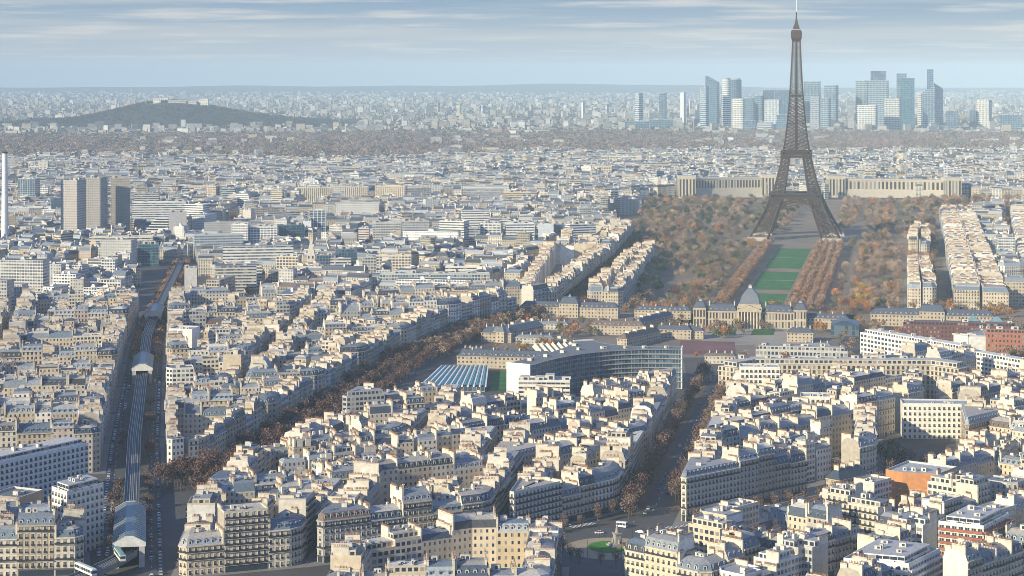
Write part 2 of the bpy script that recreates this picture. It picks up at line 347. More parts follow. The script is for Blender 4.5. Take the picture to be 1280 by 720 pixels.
# beyond the diagonal avenue and along the park
ax = (.2, .98)
block([(5, 1888), (42, 1884), (118, 2350), (40, 2360)], 'the first long block beside the park', modern=.05, deep=.495); block([(52, 2375), (122, 2370), (165, 2700), (80, 2700)], 'the second long block beside the park', modern=.05, deep=.495)
block([(72, 1905), (106, 1902), (172, 2380), (150, 2380)], 'the third long block beside the park', D=20, modern=0, deep=.495)
block([(382, 1913), (409, 1908), (470, 2230), (446, 2234)], 'the first narrow block right of the park', modern=0, D=18, deep=.495); block([(484, 2420), (510, 2418), (560, 2660), (540, 2662)], 'the second narrow block right of the park', modern=0, D=18, deep=.495)
block([(424, 1900), (474, 1890), (712, 3060), (664, 3080)], 'the long block right of the park', modern=0, D=34, deep=.495); block([(552, 2150), (640, 2130), (840, 3000), (762, 3030)], 'the outer block right of the park', modern=.1, D=44, deep=.495)
# ------------------------------------------------------------------ building kit shared by all copies
def kit():
    K = {}
    b = MB(); b.box(0, .0, 0, 2.1, .62, .05, mat='glass'); b.box(-.68, .05, -.05, 2.2, .09, .1, mat='frame'); b.box(.68, .05, -.05, 2.2, .09, .1, mat='frame')
    b.box(0, .06, 2.1, 2.32, .9, .14, mat='frame', bottom=True); b.box(0, .15, -.08, .02, .8, .2, mat='frame', bottom=True); b.box(0, .3, .0, .85, .7, .03, mat='iron'); b.box(0, .05, .0, 2.1, .03, .045, mat='frame'); K['window'] = b.mesh('window'); MATS['glass'], keep = MATS['drape'], MATS['glass']; K['window_drape'] = b.mesh('window'); MATS['glass'] = keep
    b = MB(); b.box(0, -.7, 0, 1.7, .72, .75, mat='lead'); b.box(0, .06, .25, 1.55, .45, .03, mat='glass'); b.box(0, .05, 1.55, 1.8, .74, .1, mat='frame', bottom=True)
    for s in (-1, 1): b.box(s * .58, .06, .1, 1.6, .12, .07, mat='frame')
    b.box(0, -.75, 1.7, 2.3, .85, .9, mat='lead', hx2=.15, hy2=.9); K['dormer'] = b.mesh('dormer')
    b = MB(); b.box(0, -.7, 0, 1.7, .8, .8, mat='lead'); b.box(0, .11, .2, 1.5, .42, .02, mat='glass'); b.box(0, -.6, 1.7, 1.95, .95, 1.0, mat='lead', hx2=.7, hy2=.8); K['dormer_flat'] = b.mesh('dormer')
    for nm, hl, npot in (('chimney', 1.6, 5), ('chimney_long', 3.3, 9)):
        b = MB(); b.box(0, 0, 0, 1, hl, .42, mat='plain', col=(.60, .54, .44)); b.box(0, 0, .93, .97, hl + .12, .5, mat='plain', col=(.40, .35, .28), bottom=True)
        for q in range(npot):
            x = -hl + .35 + q * (2 * hl - .7) / (npot - 1); b.bar((x, 0, .98), (x, 0, 1.16), (.19, .14), mat='pot', n=6)
        K[nm] = b.mesh('chimney')
    b = MB(); b.box(0, 0, 0, 1, 1, 1, mat='plain', col=(.55, .52, .46), top=(.45, .45, .45)); b.box(.2, -1.01, .2, .8, .4, .03, mat='glass'); K['cabin'] = b.mesh('roof_cabin')
    b = MB(); b.box(0, 0, 0, .25, .55, .8, mat='iron', top=(.1, .1, .1)); b.box(0, 0, .25, .32, .45, .7, mat='glass'); K['skylight'] = b.mesh('skylight')
    b = MB(); b.box(0, .35, 0, .12, .5, .4, mat='frame', bottom=True); b.box(0, .72, .12, 1.0, .5, .03, mat='iron'); K['balcony'] = b.mesh('balcony')
    return K
KIT = kit()
def tri(me):
    "a kit mesh as plain face lists, for the far mass"
    names = [m.name for m in me.materials]; at = me.attributes['Col'].data
    return [([tuple(me.vertices[i].co) for i in p.vertices], names[p.material_index], tuple(at[p.index].color)[:3]) for p in me.polygons]
KTRI = {k: tri(m) for k, m in KIT.items()}
STUFF = MB()
def put(root, key, name, x, y, z, a, scale=(1, 1, 1), sink=None):
    if root is not None: link(name, KIT[key], root, (x, y, z), a, scale); return
    c, q = math.cos(a), math.sin(a)
    for pts, m, col in KTRI[key]: STUFF.face([(sink[0] + x + px * scale[0] * c - py * scale[1] * q, sink[1] + y + px * scale[0] * q + py * scale[1] * c, z + pz * scale[2]) for px, py, pz in pts], m, col)
def emit(sp, mode, root):
    rd = random.Random(hash((round(sp['c'][0], 1), round(sp['c'][1], 1))) & 0xffffff)
    cx, cy_ = sp['c']; P = [(x - cx, y - cy_) for x, y in sp['P']] if root is not None else sp['P']; ox, oy = (0, 0) if root is not None else (0, 0)
    kx, ky = (cx, cy_) if root is not None else (0, 0)            # add to P to get world
    n = len(P); T = sp['t']; nf = sp['nf']; hf = rd.uniform(3.0, 3.3) if not sp['mod'] else 2.9; H = nf * hf + 1.0
    W = MB() if root is not None else STUFF; RF = MB() if root is not None else STUFF
    wall = sp['wall']; pk = rd.uniform(.85, 1.15); party = tuple(min(.8, c * pk) for c in rd.choice([(.57, .52, .45), (.68, .66, .61), (.45, .40, .33), (.61, .57, .50), wall]))
    fmat = rd.choice(['facade', 'facade', 'court']) if not sp['mod'] else rd.choice(['ribbon', 'grid', 'facade', 'grid'])
    wsx, wsz = rd.uniform(.78, 1.08), rd.uniform(.86, 1.08); shop = rd.random() < .6
    E = []
    for i in range(n):
        (x0, y0), (x1, y1) = P[i], P[(i + 1) % n]; l = math.dist(P[i], P[(i + 1) % n])
        if l < .05: E.append(None); continue
        nx, ny = (y1 - y0) / l, -(x1 - x0) / l; mx, my = (x0 + x1) / 2 + kx, (y0 + y1) / 2 + ky
        E.append((x0, y0, (x1 - x0) / l, (y1 - y0) / l, l, nx, ny, -(nx * mx + ny * my) / math.hypot(mx, my)))
    wins = []
    for i in range(n):
        if not E[i]: continue
        x0, y0, ux, uy, l, nx, ny, see = E[i]; bays = max(1, round(l / 2.75)); pts = [(x0, y0, 0), (x0 + ux * l, y0 + uy * l, 0), (x0 + ux * l, y0 + uy * l, H), (x0, y0, H)]
        if T[i] == 'party': W.face(pts, 'plain', party); continue
        if mode == 'A' and T[i] == 'street' and see > -.12:
            W.face(pts, 'plain', wall)
            hh = H / nf; a = math.atan2(-nx, ny)
            if shop:
                SH = MB(); sc_ = rd.choice([(.03, .06, .045), (.03, .04, .08), (.10, .05, .035), (.12, .11, .10), (.05, .05, .05)]); ea = math.atan2(uy, ux)
                SH.box(x0 + ux * l / 2 + nx * .1, y0 + uy * l / 2 + ny * .1, .25, 2.9, l / 2 - .5, .12, ea, 'glass'); SH.box(x0 + ux * l / 2 + nx * .2, y0 + uy * l / 2 + ny * .2, 2.9, 3.5, l / 2 - .35, .25, ea, 'plain', sc_, bottom=True); SH.build('shopfront', root)
            for f in range(1 if shop else 0, nf):
                for b in range(bays): wins.append((x0 + ux * l * (b + .5) / bays, y0 + uy * l * (b + .5) / bays, f * hh + .55, a, f))
            for f in range(1, nf): W.box(x0 + ux * l / 2 + nx * .06, y0 + uy * l / 2 + ny * .06, f * hh - .12, f * hh + .1, l / 2 - .01, .08, math.atan2(uy, ux), 'plain', tuple(c * 1.06 for c in wall), bottom=True)
        else: W.face(pts, fmat if T[i] == 'street' else ('court' if not sp['mod'] else 'grid'), wall, [(0, 0), (bays, 0), (bays, nf), (0, nf)])
        if T[i] == 'street' and not sp['mod']:
            W.box(x0 + ux * l / 2 + nx * .25, y0 + uy * l / 2 + ny * .25, H - .55, H + .02, l / 2, .3, math.atan2(uy, ux), 'plain', tuple(c * 1.04 for c in wall), bottom=True)
    pk = rd.uniform(.85, 1.15); top = tuple(c * pk for c in rd.choice(TOPS))
    sp_c = (sum(p[0] for p in P) / n, sum(p[1] for p in P) / n)
    good = lambda A, B: area(A) > 6 and all((A[(i + 1) % n][0] - A[i][0]) * (B[(i + 1) % n][0] - B[i][0]) + (A[(i + 1) % n][1] - A[i][1]) * (B[(i + 1) % n][1] - B[i][1]) > -.01 for i in range(n)) and all(inside(((a[0] * 9.9 + b[0] * .1) / 10, (a[1] * 9.9 + b[1] * .1) / 10), B) for a, b in ((A[i], sp_c) for i in range(n)))
    if sp['rk'] == 'flat':
        I = inset(P, [.3] * n)
        for i in range(n):
            a, b = P[i], P[(i + 1) % n]; c, d = I[(i + 1) % n], I[i]
            RF.face([(*a, H), (*b, H), (*b, H + .9), (*a, H + .9)], 'plain', wall); RF.face([(*a, H + .9), (*b, H + .9), (*c, H + .9), (*d, H + .9)], 'plain', top); RF.face([(*d, H + .9), (*c, H + .9), (*c, H + .05), (*d, H + .05)], 'plain', wall)
        RF.face([(*p, H + .05) for p in I], 'roof', top); zt = H + .1; rise = 0
        # a set-back top storey
        I2 = inset(P, [2.4 if t != 'party' else .35 for t in T])
        if not good(I2, P): I2 = I
        elif rd.random() < .6 and area(I2) > 30:
            RF.prism(I2, H + .05, H + 3.0, 'grid', tuple(c * 1.02 for c in wall), 'roof', top, bay=2.6, fl=1); zt = H + 3.0
        caps = I2
    else:
        pk = rd.uniform(.8, 1.25); lowc = tuple(c * pk for c in ROOFS[sp['rk']]); rise = rd.uniform(2.6, 4.2) if sp['kind'] != 'court' else rd.uniform(.5, 3.0); ins = rd.uniform(.9, 1.9)
        I1 = inset(P, [ins if t != 'party' else 0 for t in T]); zc = H + rise
        if area(I1) < 20 or sp['kind'] == 'court' and rd.random() < .5: rise = rd.uniform(.6, 1.5); I1 = inset(P, [.4 if t != 'party' else 0 for t in T]); zc = H + rise
        if not good(I1, P): rise = .5; I1 = [((p[0] * 29 + sp_c[0]) / 30, (p[1] * 29 + sp_c[1]) / 30) for p in P]; zc = H + rise
        for i in range(n):
            if not E[i]: continue
            j = (i + 1) % n; pt = T[i] == 'party'
            RF.face([(*P[i], H), (*P[j], H), (*I1[j], zc), (*I1[i], zc)], 'plain' if pt else 'roof', party if pt else lowc)
        dep = min([E[i][4] for i in range(n) if E[i] and T[i] == 'party'] + [11]); a2 = max(.3, dep / 2 - ins - rd.uniform(.4, 1.6)); r2 = rd.uniform(.7, 1.7)
        I2 = inset(I1, [a2 if t != 'party' else 0 for t in T]); zt = zc + r2
        ok = rise > .5 and good(I2, I1)
        if ok:
            for i in range(n):
                j = (i + 1) % n; pt = T[i] == 'party'; RF.face([(*I1[i], zc), (*I1[j], zc), (*I2[j], zt), (*I2[i], zt)], 'plain' if pt else 'roof', party if pt else top)
            RF.face([(*p, zt) for p in I2], 'roof', top); caps = I2
        else: RF.face([(*p, zc) for p in I1], 'roof', top); zt = zc; caps = I1
    if root is not None:
        W.build('wall', root); RF.build('roof', root)
    near = mode != 'S' or cy_ < 1900
    # chimneys on the party walls
    done = 0
    for i in range(n):
        if not E[i] or T[i] != 'party' and not (sp['kind'] == 'court' and rd.random() < .2): continue
        x0, y0, ux, uy, l, nx, ny, see = E[i]
        for t in ([rd.uniform(.3, .7)] if l < 7 or rd.random() < .2 else [rd.uniform(.16, .36), rd.uniform(.6, .84)]):
            if sp['mod'] and rd.random() < .5: continue
            key = 'chimney' if rd.random() < .55 else 'chimney_long'; z0 = H - .2 if sp['rk'] != 'flat' else H
            put(root, key, 'chimney', x0 + ux * l * t - nx * .5, y0 + uy * l * t - ny * .5, z0, math.atan2(uy, ux), (min(1, l * .42 / 3.3) if key != 'chimney' else min(1, l * .4 / 1.6), 1, zt + rd.uniform(1.0, 2.4) - z0), (0, 0))
    # dormers on the lower slope
    if rise > 2.2 and near:
        dk = rd.choice(['dormer', 'dormer', 'dormer_flat'])
        for i in range(n):
            if not E[i] or T[i] == 'party': continue
            x0, y0, ux, uy, l, nx, ny, see = E[i]
            if see < -.45 or (T[i] == 'court' and rd.random() < .5): continue
            m = int((l - 1.2) / 2.7); a = math.atan2(-nx, ny)
            for b in range(m):
                s = l * (b + .5) / m
                put(root, dk, 'dormer', x0 + ux * s - nx * ins * .35, y0 + uy * s - ny * ins * .35, H + .35, a, (1, 1, min(1.1, rise / 2.7)), (0, 0))
    # stair heads, lift rooms and ducts on the roof
    c0 = (sum(p[0] for p in caps) / len(caps), sum(p[1] for p in caps) / len(caps)); a0 = math.atan2(E[0][3], E[0][2]) if E[0] else 0
    if near:
        for _ in range(rd.choice([1, 2, 2, 3]) if not sp['mod'] else rd.choice([2, 3, 4])):
            q = rd.choice(caps); t = rd.uniform(.1, .55); put(root, 'cabin', 'roof_cabin', c0[0] + (q[0] - c0[0]) * t, c0[1] + (q[1] - c0[1]) * t, zt - .05, a0, (rd.uniform(.5, 1.7), rd.uniform(.5, 1.4), rd.uniform(.7, 2.3)), (0, 0))
        for _ in range(rd.choice([2, 3, 4, 5])):
            q = rd.choice(caps); t = rd.uniform(.1, .8); put(root, 'skylight', 'skylight', c0[0] + (q[0] - c0[0]) * t, c0[1] + (q[1] - c0[1]) * t, zt - .06, a0, (rd.uniform(.8, 1.6), rd.uniform(.8, 1.5), 1), (0, 0))
    # windows and running balconies
    if mode == 'A':
        wins.sort(key=lambda q: -q[2])
        if len(wins) > 96:
            X_ = MB()
            for x, y, z, a, f in wins[96:]:
                c_, q_ = math.cos(a), math.sin(a)
                for pts, m_, col_ in KTRI['window']: X_.face([(x + p[0] * c_ - p[1] * q_, y + p[0] * q_ + p[1] * c_, z + p[2]) for p in pts], m_, col_)
            X_.build('lower_windows', root)['kind'] = 'stuff'
        for x, y, z, a, f in wins[:96]: put(root, 'window' if rd.random() < .68 else 'window_drape', 'window', x, y, z, a, (wsx, 1, wsz))
        if not sp['mod'] or rd.random() < .6:
            for i in range(n):
                if not E[i] or T[i] != 'street' or E[i][7] < -.12: continue
                x0, y0, ux, uy, l, nx, ny, see = E[i]
                for f in ((2, nf - 1) if not sp['mod'] else range(1, nf)):
                    if f < nf: link('balcony', KIT['balcony'], root, (x0 + ux * l / 2, y0 + uy * l / 2, f * H / nf + .12), math.atan2(-nx, ny), (l - .3, 1, 1))
EXCL = []      # footprints of landmarks and specials: generated buildings give way to them
# ------------------------------------------------------------------ landmarks
AXR = math.radians(-10.7)
def world(ox, oy, a, x, y): c, q = math.cos(a), math.sin(a); return (ox + x * c - y * q, oy + x * q + y * c)
def excl_rect(ox, oy, a, x0, x1, y0, y1, m=4): EXCL.append([world(ox, oy, a, x, y) for x, y in ((x0 - m, y0 - m), (x1 + m, y0 - m), (x1 + m, y1 + m), (x0 - m, y1 + m))])
def mb(fn, *a, **k): m = MB(); getattr(m, fn)(*a, **k); return m
# --- the iron tower
def eiffel():
    ox, oy = 391, 2722
    r = thing('lattice_tower', 'tall brown iron lattice tower with four splayed legs above the park', 'tower', (ox, oy, 0), AXR)
    excl_rect(ox, oy, AXR, -75, 75, -75, 75)
    hs = [0, 14, 28, 42, 57.6, 70, 84, 100, 115.7, 130, 150, 172, 196, 222, 250, 276]
    outer = lambda h: float(np.interp(h, [0, 10, 20, 30, 42, 57.6, 75, 95, 115.7, 135, 160, 190, 220, 250, 276, 300], [62.4, 56.6, 50.8, 45.6, 39.8, 33.2, 27.6, 22.4, 18.2, 14.9, 11.9, 9.3, 7.5, 6.0, 4.9, 3.6]))
    inner = lambda h: float(np.interp(h, [0, 57.6, 115.7, 150, 190], [37.4, 17.6, 8.6, 4.6, 0.0]))
    def leg(sx, sy, h0, h1, step, ch, la):
        m = MB(); k = max(2, round((h1 - h0) / step)); lv = [h0 + (h1 - h0) * i / k for i in range(k + 1)]
        def ring(h):
            o, i = outer(h), inner(h); return [Vector((sx * x, sy * y, h)) for x, y in ((o, o), (i, o), (i, i), (o, i))]
        for a, b in zip(lv, lv[1:]):
            A, B = ring(a), ring(b)
            for q in range(4):
                p = (q + 1) % 4; m.bar(A[q], B[q], ch, 'tower'); m.bar(A[q], B[p], la, 'tower'); m.bar(A[p], B[q], la, 'tower'); m.bar(B[q], B[p], la, 'tower')
                M = (A[q] + A[p]) / 2; m.bar(M, (B[q] + B[p]) / 2, la * .7, 'tower')
        return m
    for sx in (-1, 1):
        for sy in (-1, 1):
            f = MB(); f.box(sx * 50, sy * 50, -.5, 5, 15, 15, 0, 'plain', (.38, .34, .28), hx2=13, hy2=13); f.build('footing', r)
            leg(sx, sy, 3, 57.6, 8, 1.25, .46).build('lower_leg', r); leg(sx, sy, 60, 115.7, 6.5, 1.0, .38).build('upper_leg', r)
    # platforms with friezes and arcades
    def platform(z, o, i, hgt, n):
        m = MB()
        for k in range(4):
            a = k * math.pi / 2; c, q = math.cos(a), math.sin(a); T = lambda x, y, zz: (x * c - y * q, x * q + y * c, zz)
            for zz, th in ((z, .9), (z + hgt * .45, .5), (z + hgt, .8)): m.bar(T(-o, o, zz), T(o, o, zz), th, 'tower')
            for s in range(n):
                x0, x1 = -o + 2 * o * s / n, -o + 2 * o * (s + 1) / n
                m.bar(T(x0, o, z), T(x0, o, z + hgt), .32, 'tower'); m.bar(T(x0, o, z), T(x1, o, z + hgt * .45), .25, 'tower'); m.bar(T(x1, o, z), T(x0, o, z + hgt * .45), .25, 'tower')
            m.box(*T(0, (o + i) / 2, 0)[:2], z + hgt * .45, z + hgt * .55, o if k % 2 == 0 else (o - i) / 2, (o - i) / 2 if k % 2 == 0 else o, 0, 'tower', bottom=True) if False else None
            P = [T(-o, o, 0)[:2], T(o, o, 0)[:2], T(i, i, 0)[:2], T(-i, i, 0)[:2]]; P = P if area(P) > 0 else P[::-1]
            m.prism(P, z + hgt * .42, z + hgt * .56, 'tower', (.1, .08, .06), 'tower'); m.face([(x, y, z + hgt * .42) for x, y in P[::-1]], 'tower')
            m.prism(inset(P, [2.5] * 4), z + hgt * .56, z + hgt * 1.1, 'tower', (.1, .08, .06), 'tower')
        return m
    platform(52, 35.5, 14, 9.5, 26).build('first_platform', r); platform(111, 20.4, 5, 8.5, 18).build('second_platform', r)
    for k in range(4):
        m = MB(); a = k * math.pi / 2; c, q = math.cos(a), math.sin(a); prev = None
        for s in range(25):
            t = math.pi * s / 24; x, z = 37.5 * math.cos(t), 12 + 38.5 * math.sin(t); y = outer(max(z, 0)) - .5
            x2, z2 = 34.5 * math.cos(t), 12 + 35 * math.sin(t)
            p = (Vector((x * c - y * q, x * q + y * c, z)), Vector((x2 * c - y * q, x2 * q + y * c, z2)))
            if prev: m.bar(prev[0], p[0], .75, 'tower'); m.bar(prev[1], p[1], .6, 'tower'); m.bar(prev[0], p[1], .3, 'tower'); m.bar(prev[1], p[0], .3, 'tower')
            prev = p
        for s in range(17):     # hanging lattice between arch and platform
            x = -30 + 60 * s / 16; zt = 52; za = 12 + 38.5 * math.sqrt(max(0, 1 - (x / 37.5) ** 2))
            y = outer(50) + 1; m.bar((x * c - y * q, x * q + y * c, za), (x * c - y * q, x * q + y * c, zt), .28, 'tower')
        m.build('arch', r)
    m = MB(); lv = list(np.linspace(119, 276, 34))
    for a, b in zip(lv, lv[1:]):
        A, B = [[Vector((x * outer(h), y * outer(h), h)) for x, y in ((1, 1), (-1, 1), (-1, -1), (1, -1))] for h in (a, b)]
        for q in range(4):
            p = (q + 1) % 4; m.bar(A[q], B[q], .85, 'tower'); i = min(.46, inner(a) / outer(a) / 2 + .0)
            m.bar(B[q], B[p], .35, 'tower')
            Mb, Ma = B[q].lerp(B[p], .5), A[q].lerp(A[p], .5)
            m.bar(A[q], Mb, .48, 'tower'); m.bar(A[p], Mb, .48, 'tower'); m.bar(Ma, B[q], .48, 'tower'); m.bar(Ma, B[p], .48, 'tower'); m.bar(Ma, Mb, .42, 'tower')
    m.box(0, 0, 119, 276, 2.0, 2.0, 0, 'tower', hx2=1.1, hy2=1.1); m.build('shaft', r)
    m = MB(); m.box(0, 0, 192, 199, 10.4, 10.4, 0, 'tower', bottom=True) if False else m.box(0, 0, 194, 197, 9.6, 9.6, 0, 'tower', bottom=True); m.build('middle_gallery', r)
    m = MB(); m.box(0, 0, 270, 275, 5.2, 5.2, 0, 'tower', hx2=7.2, hy2=7.2, bottom=True); m.box(0, 0, 275, 282, 7.2, 7.2, 0, 'tower'); m.box(0, 0, 282, 286, 7.6, 7.6, 0, 'tower', hx2=6, hy2=6); m.box(0, 0, 287, 293, 4.6, 4.6, 0, 'tower', hx2=3.2, hy2=3.2); m.box(0, 0, 293, 300, 2.6, 2.6, 0, 'tower', hx2=1.4, hy2=1.4); m.build('top_gallery', r)
    m = MB(); m.bar((0, 0, 299), (0, 0, 311), (1.2, .8), 'tower', n=8); m.bar((0, 0, 311), (0, 0, 327), (.7, .45), 'paint', n=8); m.build('antenna', r)
eiffel()
# --- generic stone wings
def hip(m, x0, x1, y0, y1, z0, z1, ins, col, matn='roof', top=None):
    P = [(x0, y0), (x1, y0), (x1, y1), (x0, y1)]; Q = [(x0 + ins, y0 + ins), (x1 - ins, y0 + ins), (x1 - ins, y1 - ins), (x0 + ins, y1 - ins)]
    for i in range(4): j = (i + 1) % 4; m.face([(*P[i], z0), (*P[j], z0), (*Q[j], z1), (*Q[i], z1)], matn, col)
    m.face([(*q, z1) for q in Q], matn, top or col)
SLATE = (.085, .10, .135); STONE = (.43, .36, .27)
def dormers(root, x0, x1, y, z, step=4.2, a=math.pi):
    n = int((x1 - x0) / step)
    for k in range(n): link('dormer', KIT['dormer'], root, (x0 + (x1 - x0) * (k + .5) / n, y, z), a)
def barracks(name, label, cat, px, py, half, depth, h, rh, a=AXR, pav=0, wall=STONE, roof=SLATE, dorm=True, fl=3):
    ox, oy = G(px, py); r = thing(name, label, cat, (ox, oy, 0), a); excl_rect(ox, oy, a, -half, half, 0, depth)
    mb('box', 0, depth / 2, 0, h, half, depth / 2, 0, 'facade' if False else 'court', wall, bay=3.2, fl=fl).build('wall', r)
    m = MB(); m.box(0, depth / 2, h - .4, h + .1, half + .5, depth / 2 + .5, 0, 'plain', wall, bottom=True); m.build('cornice', r)
    m = MB(); hip(m, -half - .2, half + .2, -.2, depth + .2, h + .1, h + rh, min(depth * .42, rh * 1.0), roof); m.build('roof', r)
    if dorm and rh > 2.5: dormers(r, -half + 3, -pav - 1 if pav else half - 3, .8, h + .2); pav and dormers(r, pav + 1, half - 3, .8, h + .2)
    for t in (-.7, -.25, .3, .75): link('chimney', KIT['chimney'], r, (half * t, depth / 2, h + rh * .5), 1.57, (1, 1, rh * .5 + 2))
    if pav:
        p = MB(); p.box(0, depth / 2, 0, h + 3.5, pav, depth / 2 + 1.5, 0, 'court', wall, bay=3.2, fl=fl + 1); p.build('pavilion', r)
        p = MB(); hip(p, -pav, pav, -1.5, depth + 1.5, h + 3.5, h + 9, 3.0, roof); p.box(0, depth / 2, h + 9, h + 11.5, 1.6, 1.6, 0, 'lead', hx2=.5, hy2=.5); p.build('pavilion_roof', r)
    return r
def school():
    ox, oy = G(937, 410); r = thing('military_school', 'long tan stone palace with grey square dome at the near end of the lawns', 'palace', (ox, oy, 0), AXR); excl_rect(ox, oy, AXR, -52, 52, -3, 22)
    for s in (-1, 1):
        mb('box', s * 25, 9, 0, 14, 14, 8, 0, 'pillars', STONE, bay=2.8, fl=2).build('wing', r); m = MB(); m.box(s * 25, 9, 13.4, 14.4, 14, 8.4, 0, 'plain', STONE, bottom=True); hip(m, s * 25 - 14, s * 25 + 14, .8, 17.2, 14.4, 20, 4.0, SLATE); m.build('wing_roof', r)
        dormers(r, s * 25 - 12, s * 25 + 12, 1.9, 14.6)
        mb('box', s * 44.5, 8.5, 0, 16.5, 5.5, 10, 0, 'pillars', STONE, bay=2.7, fl=2).build('end_pavilion', r)
        m = MB(); m.box(s * 44.5, 8.5, 16, 17, 5.9, 10.4, 0, 'plain', STONE, bottom=True); hip(m, s * 44.5 - 5.5, s * 44.5 + 5.5, -1.5, 18.5, 17, 22.5, 2.4, SLATE); m.build('end_pavilion_roof', r)
        m = MB(); m.box(s * 44.5, 8.5, 22.5, 23.6, 1.3, 1.3, 0, 'plain', STONE); m.box(s * 44.5, 8.5, 23.6, 24.6, 1.3, 1.3, 0, 'lead', hx2=.5, hy2=.5); m.build('lantern', r)
        for t in (14, 36): link('chimney', KIT['chimney_long'], r, (s * t, 9, 17), 1.57, (1, 1, 6))
    mb('box', 0, 9, 0, 19, 11, 11, 0, 'pillars', STONE, bay=2.75, fl=2).build('central_pavilion', r)
    for k in range(8): mb('bar', (-9.6 + k * 2.74, -3.4, 0), (-9.6 + k * 2.74, -3.4, 14.5), (.75, .62), 'plain', (.56, .48, .37), 10).build('column', r)
    m = MB(); m.box(0, -1.8, 14.5, 16.4, 10.8, 2.4, 0, 'plain', STONE, bottom=True); m.face([(-10.8, -4.2, 16.4), (10.8, -4.2, 16.4), (0, -4.2, 20.6)], 'plain', STONE); m.face([(-10.8, -4.2, 16.4), (0, -4.2, 20.6), (0, 9, 20.6), (-10.8, 9, 16.4)], 'roof', SLATE); m.face([(10.8, -4.2, 16.4), (10.8, 9, 16.4), (0, 9, 20.6), (0, -4.2, 20.6)], 'roof', SLATE); m.build('pediment', r)
    m = MB(); m.box(0, 9, 19, 21.2, 10, 10, 0, 'plain', STONE); prev = None
    for z, hx in ((21.2, 8.7), (24, 8.4), (27, 7.6), (29.6, 6.2), (32, 4.3), (33.8, 2.4), (34.8, 1.5)):
        if prev: m.box(0, 9, prev[0], z, prev[1], prev[1], 0, 'roof', (.15, .17, .20), hx2=hx, hy2=hx)
        prev = (z, hx)
    m.build('dome', r)
    m = MB(); m.box(0, 9, 34.8, 37, 1.5, 1.5, 0, 'plain', (.5, .48, .44)); m.box(0, 9, 37, 38.4, 1.4, 1.4, 0, 'lead', hx2=.2, hy2=.2); m.bar((0, 9, 38.4), (0, 9, 42), .12, 'iron'); m.build('lantern', r)
school()
barracks('barracks_building', 'long tan barracks with slate roof and domed pavilion, right of the palace', 'barracks', 1165, 409, 54, 14, 10.5, 5, pav=11)
barracks('barracks_building', 'pale barracks with small domed pavilion, left of the palace across the court', 'barracks', 711, 397, 46, 13, 9.5, 4.5, pav=9)
barracks('barracks_building', 'stone barracks with seven big dormers beside the striped teal roof', 'barracks', 630, 461, 37, 12, 9, 4.5)
barracks('barracks_building', 'low courtyard barracks with brown roof behind the concave office wings', 'barracks', 771, 419, 24, 11, 8, 4, roof=(.16, .12, .10))
barracks('barracks_building', 'narrow barracks running back towards the park with pale ridge', 'barracks', 822, 410, 34, 9, 8, 4, a=AXR + 1.25, dorm=False)
barracks('barracks_building', 'narrow dark roofed barracks behind the concave offices, running back', 'barracks', 805, 431, 30, 9, 8, 4, a=AXR + 1.2, roof=(.15, .11, .1), dorm=False)
barracks('barracks_building', 'low side barracks joining the palace court on its left', 'barracks', 828, 399, 26, 10, 8, 3.5)
barracks('barracks_building', 'short side barracks close to the running track', 'barracks', 842, 424, 15, 10, 8, 3.5, dorm=False)
barracks('riding_hall', 'long grey hall running away from the tree lined avenue', 'hall', 655, 424, 30, 14, 9, 4, a=AXR + 1.15, dorm=False, roof=(.15, .17, .19))
barracks('riding_hall', 'short gabled dark roofed hall in the barracks yard', 'hall', 620, 428, 13, 12, 8, 5, dorm=False)
barracks('barracks_building', 'dark roofed low barracks between the palace and the dark glass hall', 'barracks', 1032, 411, 20, 11, 9, 4)
barracks('barracks_building', 'slate roofed corner house at the right end of the palace forecourt', 'house', 1000, 428, 11, 10, 8, 4, dorm=False)
barracks('barracks_building', 'slate roofed corner house at the left end of the palace forecourt', 'house', 866, 424, 9, 10, 7, 4, dorm=False)
def hall():
    ox, oy = G(1056, 420); r = thing('glass_hall', 'dark glass roofed hall beside the palace forecourt', 'hall', (ox, oy, 0), AXR); excl_rect(ox, oy, AXR, -12, 12, 0, 34)
    mb('box', 0, 17, 0, 9, 12, 17, 0, 'curtain', (.10, .12, .14), bay=3, fl=2).build('wall', r); m = MB(); hip(m, -12, 12, 0, 34, 9, 12, 9, (.05, .07, .09), 'metal'); m.build('roof', r)
    ox, oy = G(1232, 420); r = thing('exhibition_hall', 'green glass pyramid roofed hall behind the red brick block', 'hall', (ox, oy, 0), AXR); excl_rect(ox, oy, AXR, -20, 20, 0, 20)
    mb('box', 0, 10, 0, 8, 20, 10, 0, 'curtain', (.3, .33, .33), bay=3, fl=2).build('wall', r)
    for x in (-10, 10): m = MB(); hip(m, x - 9.8, x + 9.8, .2, 19.8, 8, 16, 9, (.16, .27, .30), 'metal'); m.build('roof', r)
hall()
